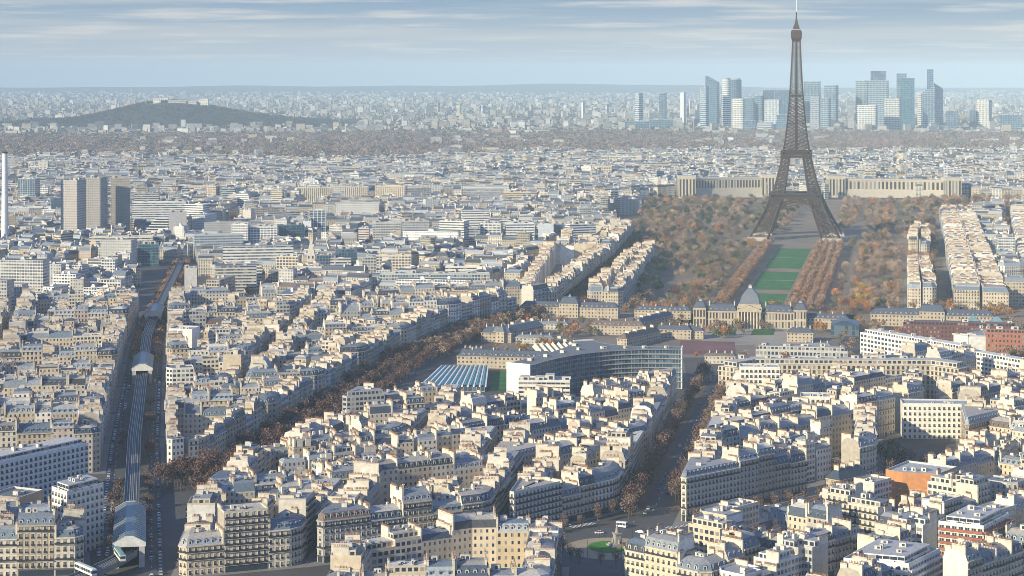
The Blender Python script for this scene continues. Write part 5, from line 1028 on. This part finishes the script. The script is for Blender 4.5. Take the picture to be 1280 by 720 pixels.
def grid(y0, y1, ang, bx, by, near, xmin=-1e9, xmax=1e9, pm=.12, hr=(17, 24), ps=.1):
    c, s = math.cos(ang), math.sin(ang); n = int((y1 + 900) / bx) + 2; a0 = y0 - 900
    for i in range(-int(3200 / bx) - 4, int(3200 / bx) + 4):
        for j in range(-4, int((y1 - y0 + 1800) / by) + 4):
            u, v = i * bx + (fr.uniform(-9, 9)), j * by + fr.uniform(-7, 7) - 700; X, Y = u * c - v * s, y0 + u * s + v * c
            if not (y0 <= Y < y1 and xmin < X < xmax and abs(X) < .2586 * Y + 90): continue
            ba = fr.gauss(0, .22); hx, hy = bx / 2 - fr.uniform(4, 8), by / 2 - fr.uniform(4, 8); kind_ = fr.random()
            if kind_ < ps:
                for q in range(fr.choice([1, 2, 2, 3])):
                    aa = ang + fr.choice([0, 0, 1.571, .3]); sx_, sy_ = X + fr.uniform(-25, 25), Y + (q - .8) * 34; hh = fr.uniform(20, 42) if Y < 3400 else fr.uniform(18, 34); ll = fr.uniform(16, 40)
                    if all(free(sx_ + math.cos(aa) * e, sy_ + math.sin(aa) * e) for e in (-ll, 0, ll)): farb(sx_, sy_, aa, ll, fr.uniform(6, 9), hh, near, True)
                    for _ in range(3): FART.append((sx_ + fr.uniform(-45, 45), sy_ - 18 + fr.uniform(-5, 5)))
                continue
            if kind_ > .955:
                for _ in range(26): FART.append((X + fr.uniform(-hx, hx), Y + fr.uniform(-hy, hy)))
                continue
            base = fr.uniform(*hr); d = fr.uniform(5.2, 6.6); mod = fr.random() < pm
            P = []
            for sy in (-1, 1):
                m = max(2, round(hx * 2 / fr.uniform(15, 22)))
                for k in range(m): P.append((-hx + (k + .5) * 2 * hx / m, sy * (hy - d), 0 if sy < 0 else math.pi, hx / m, d))
            for sx in (-1, 1):
                m = max(1, round((hy * 2 - 4 * d) / fr.uniform(15, 22)))
                for k in range(m): P.append((sx * (hx - d), -hy + 2 * d + (k + .5) * (2 * hy - 4 * d) / m, math.pi / 2 * sx, (hy - 2 * d) / m, d))
            for k in range(int((hx - 2 * d) * (hy - 2 * d) / 130)): P.append((fr.uniform(-1, 1) * max(1, hx - 2 * d - 7), fr.uniform(-1, 1) * max(1, hy - 2 * d - 5), fr.choice([0, 1.571]), fr.uniform(5, 8), fr.uniform(3.5, 5)))
            for q, (x, y, a, w_, d_) in enumerate(P):
                cb, sb = math.cos(ang + ba), math.sin(ang + ba); wx, wy = X + x * cb - y * sb, Y + x * sb + y * cb
                if w_ < 2 or fr.random() < .04 or not free(wx, wy) or not free(wx + w_, wy): continue
                cr = q >= len(P) - int((hx - 2 * d) * (hy - 2 * d) / 130); h = base + fr.choice([fr.uniform(-2, 2), fr.uniform(-6, 4)]) - (fr.uniform(2, 11) if cr else 0); mo = mod and fr.random() < .5 or fr.random() < .03
                farb(wx, wy, a + ang + ba, w_, d_, h + (fr.uniform(0, 14) if mo else 0), near, mo)
grid(1865, 2760, -.17, 104, 84, 0, xmax=300, pm=.2, hr=(13, 20), ps=.16); grid(1870, 3150, -.21, 110, 74, 0, xmin=470, pm=.05); grid(2760, 3560, .1, 112, 80, 0, xmax=240, pm=.14); grid(3100, 3720, -.1, 120, 80, 0, xmin=840, pm=.08)
grid(3560, 5700, .22, 116, 84, 1, pm=.12, hr=(17, 27))
for _ in range(11500):      # suburbs beyond the forest
    y = 7000 + 9200 * fr.random() ** 1.25; x = fr.uniform(-1, 1) * (.2586 * y + 100)
    if not free(x, y) : continue
    if -2300 < x < -700 and 7900 < y < 9600 and fr.random() < .9: continue
    big = fr.random() < .14; farb(x, y, fr.uniform(-.6, .6), fr.uniform(5, 10) * (1.8 if big else 1), fr.uniform(4, 7), fr.uniform(6, 14) + (fr.uniform(4, 26) if big else 0), 2, big or fr.random() < .4)
for _ in range(3000):
    y = 15500 + 9500 * fr.random(); x = fr.uniform(-1, 1) * (.2586 * y + 100); farb(x, y, fr.uniform(-.6, .6), fr.uniform(7, 20), fr.uniform(6, 10), fr.uniform(6, 22), 2, True)
for _ in range(700):
    y = fr.uniform(4900, 7400); x = fr.uniform(-1, 1) * (.2586 * y + 60)
    if math.sin(x / 140 + 2) + math.sin(y / 160) > .55: farb(x, y, fr.uniform(-.6, .6), fr.uniform(8, 20), fr.uniform(5, 8), fr.uniform(12, 24), 2, True)
def far_city():
    A = np.array(ROWS, float); n = len(A); c, s = np.cos(A[:, 2]), np.sin(A[:, 2]); V = np.zeros((n, 8, 3)); sg = ((-1, -1), (1, -1), (1, 1), (-1, 1))
    for k, (sx, sy) in enumerate(sg):
        for o, hx, hy, z in ((0, A[:, 3], A[:, 4], A[:, 5]), (4, A[:, 7], A[:, 8], A[:, 6])): x, y = sx * hx, sy * hy; V[:, o + k, 0] = A[:, 0] + x * c - y * s; V[:, o + k, 1] = A[:, 1] + x * s + y * c; V[:, o + k, 2] = z
    base = (np.arange(n) * 8)[:, None, None]; Q = base + np.array([[0, 1, 5, 4], [1, 2, 6, 5], [2, 3, 7, 6], [3, 0, 4, 7], [4, 5, 6, 7]])[None]
    mats = np.repeat(A[:, 9][:, None], 5, 1); mats[:, 4] = MI['roof']; col = np.ones((n, 5, 4)); col[:, :4, :3] = A[:, None, 10:13]; col[:, 4, :3] = A[:, 13:16]
    uv = np.full((n, 5, 4, 2), -9.5); has = A[:, 16] > 0
    for f in range(4):
        w_ = A[:, 16] if f % 2 == 0 else A[:, 18]
        for k, (a, b) in enumerate(((0, 0), (1, 0), (1, 1), (0, 1))): uv[has, f, k, 0] = (w_ * a)[has]; uv[has, f, k, 1] = (A[:, 17] * b)[has]
    me = build_np('distant_buildings', V.reshape(-1, 3), Q.reshape(-1, 4), mats.ravel(), uv.reshape(-1, 2), col.reshape(-1, 4), MN); o = link('distant_buildings', me); tag(o, 'dense mass of pale stone city buildings fading towards the horizon', 'buildings', kind='stuff')
far_city()
if STUFF.v: tag(STUFF.build('apartment_blocks'), 'rest of the zinc roofed apartment blocks beyond the nearest ones', 'buildings', kind='stuff')
structure('pavement', PAVE, 'raised pavements round the city blocks')
# ------------------------------------------------------------------ trees
def crown_arrays(n, rx, rz, zc, size, col, seed, clumps=13, var=.35):
    g_ = np.random.default_rng(seed); cl = g_.normal(size=(clumps, 3)); cl /= np.linalg.norm(cl, axis=1)[:, None]; cl *= g_.uniform(.25, .85, (clumps, 1)); ct = g_.uniform(1 - var, 1 + var, clumps)
    k = g_.integers(0, clumps, n); p = cl[k] + g_.normal(size=(n, 3)) * .24; r = np.linalg.norm(p, axis=1); p = p / np.maximum(1, r / g_.uniform(.88, 1.1, n))[:, None]
    p = p * [rx, rx, rz]; p[:, 2] += zc; a = g_.normal(size=(n, 3)); b = g_.normal(size=(n, 3)); a /= np.linalg.norm(a, axis=1)[:, None]; b -= (a * b).sum(1)[:, None] * a; b /= np.linalg.norm(b, axis=1)[:, None]
    s = g_.uniform(.5, 1.3, (n, 1)) * size; V = np.stack([p - a * s, p + b * s * .55, p + a * s, p - b * s * .55], 1); c = np.ones((n, 4)); c[:, :3] = np.array(col) * (ct[k] * g_.uniform(.75, 1.25, n))[:, None]; return V, c
def crown_mesh(name, *a, **k):
    V, c = crown_arrays(*a, **k); n = len(V); return build_np(name, V.reshape(-1, 3), np.arange(4 * n).reshape(-1, 4), np.zeros(n), None, c, ['leaf'])
def trunk_mesh(h, r, seed):
    rd = random.Random(seed); m = MB(); m.bar((0, 0, 0), (0, 0, h * .45), (r, r * .72), 'bark', n=7)
    for k in range(7):
        a = k * .9 + rd.uniform(-.3, .3); z = h * rd.uniform(.36, .46); q = Vector((math.cos(a) * h * .2, math.sin(a) * h * .2, h * rd.uniform(.62, .78))); m.bar((0, 0, z), tuple(q), (r * .5, r * .25), 'bark', n=5); m.bar(tuple(q), tuple(q + Vector((math.cos(a) * h * .1, math.sin(a) * h * .1, h * .18))), (r * .25, r * .08), 'bark', n=4)
    m.bar((0, 0, h * .45), (rd.uniform(-1, 1), rd.uniform(-1, 1), h * .9), (r * .7, r * .12), 'bark', n=6); return m.mesh('trunk')
REDB, BRN, ORG, YEL, EVG, OLV = (.14, .085, .07), (.27, .19, .14), (.42, .20, .075), (.46, .30, .06), (.035, .06, .035), (.15, .145, .07)
TK = {'red': [(crown_mesh('crown', 620, 5.4, 5.6, 9.6, .62, REDB, s), trunk_mesh(15, .35, s)) for s in range(4)], 'brown': [(crown_mesh('crown', 460, 4.6, 5.2, 8.6, .5, (.185, .125, .10), 10 + s), trunk_mesh(13.5, .3, s)) for s in range(4)],
      'orange': [(crown_mesh('crown', 560, 4.6, 5.0, 8.2, .6, ORG, 20 + s), trunk_mesh(13, .3, s)) for s in range(3)], 'yellow': [(crown_mesh('crown', 560, 5.2, 5.6, 8.6, .62, YEL, 30 + s), trunk_mesh(13, .3, s)) for s in range(2)], 'green': [(crown_mesh('crown', 560, 4.6, 5.2, 7.6, .58, EVG, 40 + s), trunk_mesh(12, .3, s)) for s in range(3)]}
TN = 0
tr = random.Random(5)
def tree(kind, x, y, label, group, sc_=1.0, name='plane_tree', z=0.0):
    global TN
    if TN >= 305: return
    cm, tm = tr.choice(TK[kind]); s = sc_ * tr.uniform(.85, 1.15); r = thing(name, label, 'tree', (x, y, z), tr.uniform(0, 6.28), group); r.scale = (s * tr.uniform(.92, 1.08), s, s * tr.uniform(.9, 1.1)); link('crown', cm, r); link('trunk', tm, r); TN += 1

y = 1008.0
while y < 1490:      # both medians of the wide avenue
    cx = (AL(y) + AR(y)) / 2
    tree('brown' if tr.random() < .75 else 'red', cx - 10 + tr.uniform(-1, 1), y, 'bare brown street tree in the left row of the wide avenue', 'trees in the left row of the wide avenue', .95)
    if y > 1035: tree('brown' if tr.random() < .75 else 'red', cx + 10.5 + tr.uniform(-1, 1), y, 'bare brown street tree in the right row of the wide avenue', 'trees in the right row of the wide avenue', .95)
    y += tr.uniform(8.5, 11)
y = 1010.0
while y < 1800:      # the diagonal avenue
    for t in ((.2, .47, .74) if y < 1560 else ()):
        a, b = max(SL(y), VR(y) + 12), SR(y); (b - a > 16 or t > .4) and y > 1040 - 60 * t and tree('red', a + (b - a) * t + tr.uniform(-1.5, 1.5), y + tr.uniform(-3, 3), 'dense reddish brown plane tree along the diagonal avenue', 'plane trees of the diagonal avenue', 1.05)
    y += 23
for k in range(14): tree('red', -181 + tr.uniform(-9, 12), 1092 + tr.uniform(-22, 18), 'dense reddish brown plane tree at the tip where avenue meets viaduct', 'plane trees at the tip of the wedge block', 1.0)
for k in range(14):      # before the front row
    x = -60 + k * 8.6; tree('brown', x, FRY(x) - 9 + tr.uniform(-2, 2), 'bare brown tree in the street below the front middle facades', 'trees below the front facades', .62)
for k in range(12): t = math.radians(190 + k * 16); tree('brown', RC[0] + 26 * math.cos(t) + tr.uniform(-3, 3), RC[1] + 27 * math.sin(t) - 6, 'bare brown tree on the near rim of the roundabout', 'trees on the roundabout rim', .62)
for k in range(3): tree('orange', RC[0] + 7 + k * 3.5, RC[1] - 4 - k, 'small orange leaved tree on the roundabout island', 'orange trees on the roundabout island', .4)
for k in range(10): x = 92 + k * 9; tree('brown', x, FR2(x) - 9, 'bare tree along the street below the right hand facades', 'trees below the right hand facades', .6)
for k in range(26): tree('brown' if k % 4 else 'green', 196 + tr.uniform(-14, 44), 1136 + tr.uniform(-40, 46), 'garden tree in the dark courtyard right of the avenue' if k % 4 else 'dark evergreen in the courtyard right of the avenue', 'courtyard trees right of the avenue' if k % 4 else 'courtyard evergreens right of the avenue', .8)
for k in range(9): tree('brown', 196 + k * 5.5, 1082 + k * 4 + tr.uniform(-3, 3), 'bare tree before the low stone house on the right', 'trees before the low stone house', .62)
for k in range(5): tree('yellow', *G(1082 + tr.uniform(-9, 14), 386 + tr.uniform(-16, 4)), 'bright yellow leaved park tree right of the lawns', 'yellow park trees', 1.15, 'park_tree')
for k in range(9): tree('orange', *G(1052 + k * 5 + tr.uniform(-3, 3), 391 + tr.uniform(-4, 3)), 'orange leaved tree behind the barracks, at the right park edge', 'orange trees behind the barracks', .95, 'park_tree')
for x0, x1, py, nn in ((780, 835, 392, 5), (1236, 1275, 398, 7), (1006, 1042, 418, 4)):
    for k in range(nn): tree('orange', *G(tr.uniform(x0, x1), py + tr.uniform(-5, 3)), {780: 'orange tree beside the left wings of the palace', 1236: 'orange tree at the right end of the barracks', 1006: 'orange tree in the yard right of the palace'}[x0], {780: 'orange trees left of the palace', 1236: 'orange trees right of the barracks', 1006: 'orange trees in the palace yard'}[x0], .8, 'park_tree')
y = 905.0
while y < 1560:
    for o, p in ((-8.0, .34), (8.5, .42)):
        if tr.random() < p: tree(tr.choice(['brown', 'brown', 'red']), VC(y) + o + tr.uniform(-1, 1), y, 'thin bare tree beside the elevated railway, ' + ('on its left' if o < 0 else 'on its right'), 'thin trees ' + ('left' if o < 0 else 'right') + ' of the elevated railway', .72)
    y += 18
# far trees and woods: masses
def mass(name, label, items, cat='trees'):
    Vs, Cs = [], []
    T = {k: [crown_arrays(n, rx, rz, zc, sz, (1, 1, 1), 60 + s, clumps=9, var=.3) for s in range(5)] for k, (n, rx, rz, zc, sz) in {'park': (320, 5.0, 4.7, 7.0, .66), 'clip': (200, 4.6, 3.6, 6.6, .8), 'wood': (85, 9, 6.5, 6.5, 1.8)}.items()}
    for kind, x, y, s, col, z in items:
        V, c = T[kind][tr.randrange(5)]; a = tr.uniform(0, 6.28); Rm = np.array([[math.cos(a), -math.sin(a), 0], [math.sin(a), math.cos(a), 0], [0, 0, 1]]); Vs.append(V @ Rm.T * s + [x, y, z]); cc_ = c.copy(); cc_[:, :3] *= np.array(col) * tr.uniform(.75, 1.25); Cs.append(cc_)
    V, c = np.concatenate(Vs), np.concatenate(Cs); n = len(V); o = link(name, build_np(name, V.reshape(-1, 3), np.arange(4 * n).reshape(-1, 4), np.zeros(n), None, c, ['leaf'])); tag(o, label, cat, kind='stuff')
it = [('park', x, y, tr.uniform(.7, 1.1), tr.choice([BRN, BRN, REDB, ORG, OLV]), 0) for x, y in FART if free(x, y)]; nF = len(it)
for _ in range(60000):
    if len(it) - nF > 2500: break
    Y = 1880 + 1650 * tr.random(); X = tr.uniform(100, 1090)
    if not inside((X, Y), PARK): continue
    d = X - AXX(Y)
    if (-48 < d < 74) and Y < 2600: continue
    if -34 < d < 36 and Y < 2600: continue
    if -78 < d < 88 and 2590 < Y < 2800: continue
    if -30 < d - 10 < 40 and 2800 < Y < 3560: continue
    if min(abs(d - 84), abs(d - 142), abs(d + 96)) < 4.5 or abs((Y % 190) - 60) < 4 or math.sin(X / 37) * math.sin(Y / 53 + 2) > .72: continue
    if any(inside((X, Y), E) for E in EXCL): continue
    if any(inside((X, Y), B) for B in ([(374, 1905), (418, 1900), (480, 2235), (438, 2240)], [(476, 2412), (518, 2410), (568, 2668), (532, 2670)], [(414, 1890), (484, 1880), (722, 3070), (654, 3090)], [(416, 1890), (430, 1880), (520, 2380), (500, 2385)])): continue
    lf = d < 0; col = tr.choices([BRN, ORG, OLV, EVG, REDB, (.36, .26, .18)], [6, .8, 3, 3.5, 2, 3] if lf else [5, 2.2, 2, .6, 2.2, 6])[0]
    it.append(('park', X, Y, tr.uniform(.75, 1.3), col, 0))
Yc = 1890.0
while Yc < 2600:
    for o in (-36, -29, 34, 42, 51, 60): it.append(('clip', AXX(Yc) + o + tr.uniform(-1, 1), Yc - o * .18, 1.0, tr.choice([(.28, .17, .11), (.25, .16, .11), (.30, .16, .09), BRN]), 0))
    Yc += 8.2
for _ in range(700):
    Y = tr.uniform(1870, 2700); X = SL(Y) + (SR(Y) - SL(Y)) * tr.random(); it.append(('park', X, Y, 1.0, REDB, 0))
for _ in range(1500):
    Y = tr.uniform(1440, 1900); X = tr.uniform(-70, 470)
    if X < SR(Y) or (X > 120 and X < AR(Y) + 20 and Y < 1560) or 225 < X < 300 and 1690 < Y < 1760 or abs(X - 159) < 30 and abs(Y - 1630) < 58 or any(inside((X + e, Y - g_), E) for E in EXCL for e, g_ in ((0, 0), (3, 2), (-3, 8))): continue
    if math.sin(X / 21) + math.sin(Y / 27) > -.1: it.append(('park', X, Y, tr.uniform(.55, .95), tr.choice([BRN, BRN, (.25, .17, .12), ORG, OLV]), 0))
for _ in range(260): Y = tr.uniform(1540, 2350); X = VC(Y) + tr.choice([-11, -8.5, 9, 12]) * (1 - (Y - 880) / 4200); it.append(('park', X, Y, .72, tr.choice([BRN, REDB, ORG]), 0))
for _ in range(170): Y = tr.uniform(1560, 1860); X = SL(Y) + (SR(Y) - SL(Y)) * tr.uniform(.1, .9); it.append(('park', X, Y, 1.05, tr.choice([REDB, BRN]), 0))
for _ in range(240): Y = tr.uniform(1890, 2980); X = 447 + (Y - 1890) * .213 + tr.choice([-52, -46, 62, 69]); it.append(('park', X, Y, .9, tr.choice([ORG, BRN, REDB]), 0))
for _ in range(240):
    px = tr.uniform(20, 640); X, Y = G(px, tr.choice([tr.uniform(272, 279), tr.uniform(298, 306), tr.uniform(330, 350)])); 
    if free(X, Y): it.append(('park', X, Y, 1.1, tr.choice([BRN, ORG, REDB]), 0))
for _ in range(110): X, Y = G(tr.uniform(14, 76), tr.uniform(278, 303)); it.append(('park', X, Y, 1.2, tr.choice([EVG, OLV, BRN]), 0))
mass('park_trees', 'thick autumn woodland of brown and olive crowns filling the park', it)
it = []
for _ in range(15000):
    Y = 4650 + 2750 * tr.random() ** 1.1; X = tr.uniform(-1, 1) * (.2586 * Y + 150)
    if free(X, Y) or any(inside((X, Y), E) for E in EXCL): continue
    it.append(('wood', X, Y, tr.uniform(.9, 1.5), tr.choice([(.27, .205, .19), (.23, .185, .18), (.31, .22, .18), (.15, .15, .12)]), 0))
for _ in range(2600):
    X, Y = -1480 + tr.gauss(0, 480), 8600 + tr.gauss(0, 320); h = 84 * math.exp(-((X + 1530) / 280) ** 2 - ((Y - 8700) / 520) ** 2) + 30 * math.exp(-((X + 1200) / 380) ** 2 - ((Y - 8750) / 600) ** 2) + 14 * math.exp(-((X + 1950) / 330) ** 2 - ((Y - 8700) / 600) ** 2) - 5
    if h > 3 and not (abs(X + 1470) < 130 and Y < 8700 and h > 78): it.append(('wood', X, Y, tr.uniform(.7, 1.2), tr.choice([(.07, .06, .05), (.06, .06, .042), (.09, .07, .055)]), h))
for _ in range(10000):
    Y = 7000 + 14000 * tr.random() ** 1.7; X = tr.uniform(-1, 1) * (.2586 * Y + 150); it.append(('wood', X, Y, tr.uniform(.8, 1.4), tr.choice([(.10, .09, .075), (.14, .11, .09), (.07, .08, .06)]), -2))
mass('woods', 'wide belt of bare brown woods beyond the city and over the far hill', it, 'woods')
# ------------------------------------------------------------------ cars
def car_mesh(nm, col):
    if nm not in MATS: mat(nm, rough=.25, spec=.6, noise=None, colour=col)
    m = MB(); m.box(0, 0, .28, .55, .86, 2.1, 0, nm, bottom=True, hx2=.9, hy2=2.15); m.box(0, 0, .55, .86, .9, 2.15, 0, nm, hx2=.84, hy2=2.02); m.box(0, -.25, .86, 1.36, .8, 1.45, 0, 'glass', hx2=.64, hy2=.88); m.box(0, -.25, 1.36, 1.44, .66, .92, 0, nm, hx2=.6, hy2=.82)
    for x in (-.8, .8):
        for y_ in (-1.3, 1.3): m.bar((x - .11, y_, .33), (x + .11, y_, .33), .33, 'rubber', n=10)
    for x in (-.6, .6): m.box(x, 2.12, .6, .74, .18, .06, 0, 'paint'); m.box(x, -2.12, .62, .76, .16, .05, 0, 'pot')
    return m.mesh('car')
CARS = [('white', car_mesh('car_white', (.75, .75, .75)), 4), ('silver', car_mesh('car_silver', (.45, .46, .48)), 5), ('black', car_mesh('car_black', (.02, .02, .022)), 5), ('grey', car_mesh('car_grey', (.16, .165, .175)), 4), ('blue', car_mesh('car_blue', (.05, .09, .22)), 2), ('red', car_mesh('car_red', (.32, .03, .03)), 1)]
NC = 0
def car(x, y, a, where, grp):
    global NC
    if NC >= 290: return
    px, py = to_px(x, y)
    if not (-5 < px < 1285 and py < 724): return
    c = tr.choices(CARS, [q[2] for q in CARS])[0]; o = link('car', c[1], None, (x, y, .06), a); tag(o, f'small {c[0]} car {where}', 'car', grp); NC += 1
for o, wh, pr in ((-14.6, 'parked along the left kerb of the viaduct boulevard', .8), (-10.6, 'driving on the left roadway of the viaduct boulevard', .3), (10.4, 'driving on the right roadway of the viaduct boulevard', .3), (14.6, 'parked along the right kerb of the viaduct boulevard', .8)):
    y = 880.0
    while y < 1480:
        if tr.random() < pr: car(VC(y) + o * (1 - (y - 880) / 4200), y, math.atan2(VC(y) - VC(y + 10), 10) + (math.pi if o < 0 else 0), wh, 'cars ' + wh)
        y += tr.uniform(5.6, 7.5) if pr > .5 else tr.uniform(8, 16)
for o, wh, pr in ((-16, 'parked at the left edge of the wide avenue', .6), (-3, 'driving down the middle of the wide avenue', .22), (3.2, 'driving up the middle of the wide avenue', .22), (16, 'parked at the right edge of the wide avenue', .6)):
    y = 1022.0
    while y < 1420:
        if tr.random() < pr: car((AL(y) + AR(y)) / 2 + o, y, -.18 + (math.pi if o < 0 else 0), wh, 'cars ' + wh)
        y += tr.uniform(6, 8) if pr > .5 else tr.uniform(9, 15)
for t, r_ in ((.5, 32), (1.1, 36), (1.7, 31), (2.5, 36), (3.3, 33), (5.6, 34)): car(RC[0] + r_ * math.cos(t), RC[1] + r_ * math.sin(t), t, 'circling the roundabout', 'cars circling the roundabout')
def bus(x, y, a, col, label, ln):
    r = thing('bus' if ln > 4 else 'delivery_van', label, 'bus' if ln > 4 else 'van', (x, y, .06), a); m = MB(); m.box(0, 0, .4, 2.9, 1.22, ln, 0, 'ribbon', col, bay=1.6, fl=1, top=col, bottom=True); m.build('body', r)
    for x_ in (-1.05, 1.05):
        for y_ in (-ln * .62, ln * .62): w_ = MB(); w_.bar((x_ - .14, y_, .48), (x_ + .14, y_, .48), .48, 'rubber', n=10); w_.build('wheel', r)
    s = MB(); s.box(0, ln + .02, 1.2, 2.3, 1.1, .03, 0, 'glass'); s.build('windscreen', r)
bus(RC[0] + 8, RC[1] + 44, 1.1, (.72, .73, .74), 'white delivery van at the far side of the roundabout', 2.7); bus(96, 1003, .75, (.5, .56, .52), 'pale green city bus at the right mouth of the avenue', 5.8); bus(15, 981, -.95, (.62, .64, .66), 'long white bus in the street below the front facades', 5.8)
# street lamps round the roundabout
def lamp_mesh():
    p = MB(); p.bar((0, 0, 0), (0, 0, 8), (.12, .07), 'iron', n=8); p.bar((0, 0, 8), (0, 1.6, 8.5), .05, 'iron', n=6); h = MB(); h.box(0, 1.7, 8.4, 8.6, .16, .4, 0, 'plain', (.4, .4, .4), bottom=True); return p.mesh('pole'), h.mesh('lamp_head')
LP, LH = lamp_mesh()
for k in range(8): t = 2 * math.pi * k / 8 + .2; r = thing('street_lamp', 'slim grey street lamp on the rim of the roundabout island', 'street lamp', (RC[0] + 21 * math.cos(t), RC[1] + 21 * math.sin(t), .16), t - 1.57, 'street lamps of the roundabout'); link('pole', LP, r); link('lamp_head', LH, r)
# ------------------------------------------------------------------ air
def haze():
    me = bpy.data.meshes.new('haze'); X, Y0, Y1, Z0, Z1 = 34000, -6500, 31000, -1.5, 336
    v = [(x, y, z) for z in (Z0, Z1) for x, y in ((-X, Y0), (X, Y0), (X, Y1), (-X, Y1))]; me.from_pydata(v, [], [(3, 2, 1, 0), (4, 5, 6, 7), (0, 1, 5, 4), (1, 2, 6, 5), (2, 3, 7, 6), (3, 0, 4, 7)])
    m = bpy.data.materials.new('haze'); m.use_nodes = True; t = m.node_tree; t.nodes.clear(); p = t.nodes.new('ShaderNodeVolumePrincipled'); o = t.nodes.new('ShaderNodeOutputMaterial'); t.links.new(p.outputs[0], o.inputs['Volume'])
    p.inputs['Color'].default_value = HAZE_COLOR; p.inputs['Density'].default_value = HAZE_DENSITY; p.inputs['Anisotropy'].default_value = -0.3
    me.materials.append(m); ob = link('haze', me); tag(ob, 'pale blue haze thickening towards the horizon', 'haze', kind='stuff'); ob.visible_shadow = True
HAZE_COLOR = (.63, .83, 1.0, 1)
haze()
dup = [k for k, v in LABELS.items() if len(v) > 1 and not all(o.get('group') for o in v)]
lens = [(len(k.split()), k) for k in LABELS if len(k.split()) > 16 or len(k.split()) < 4]
multi = [k for k, v in LABELS.items() if len(v) > 1 and v[0]['category'] not in ('tree', 'car', 'street lamp')]
dup and print('DUP', dup[:10], 'LEN', lens[:10], 'MULTI', len(multi), multi[:12], 'things', len(THINGS), 'trees', TN, 'cars', NC, 'far rows', len(ROWS), 'stuff faces', len(STUFF.f))
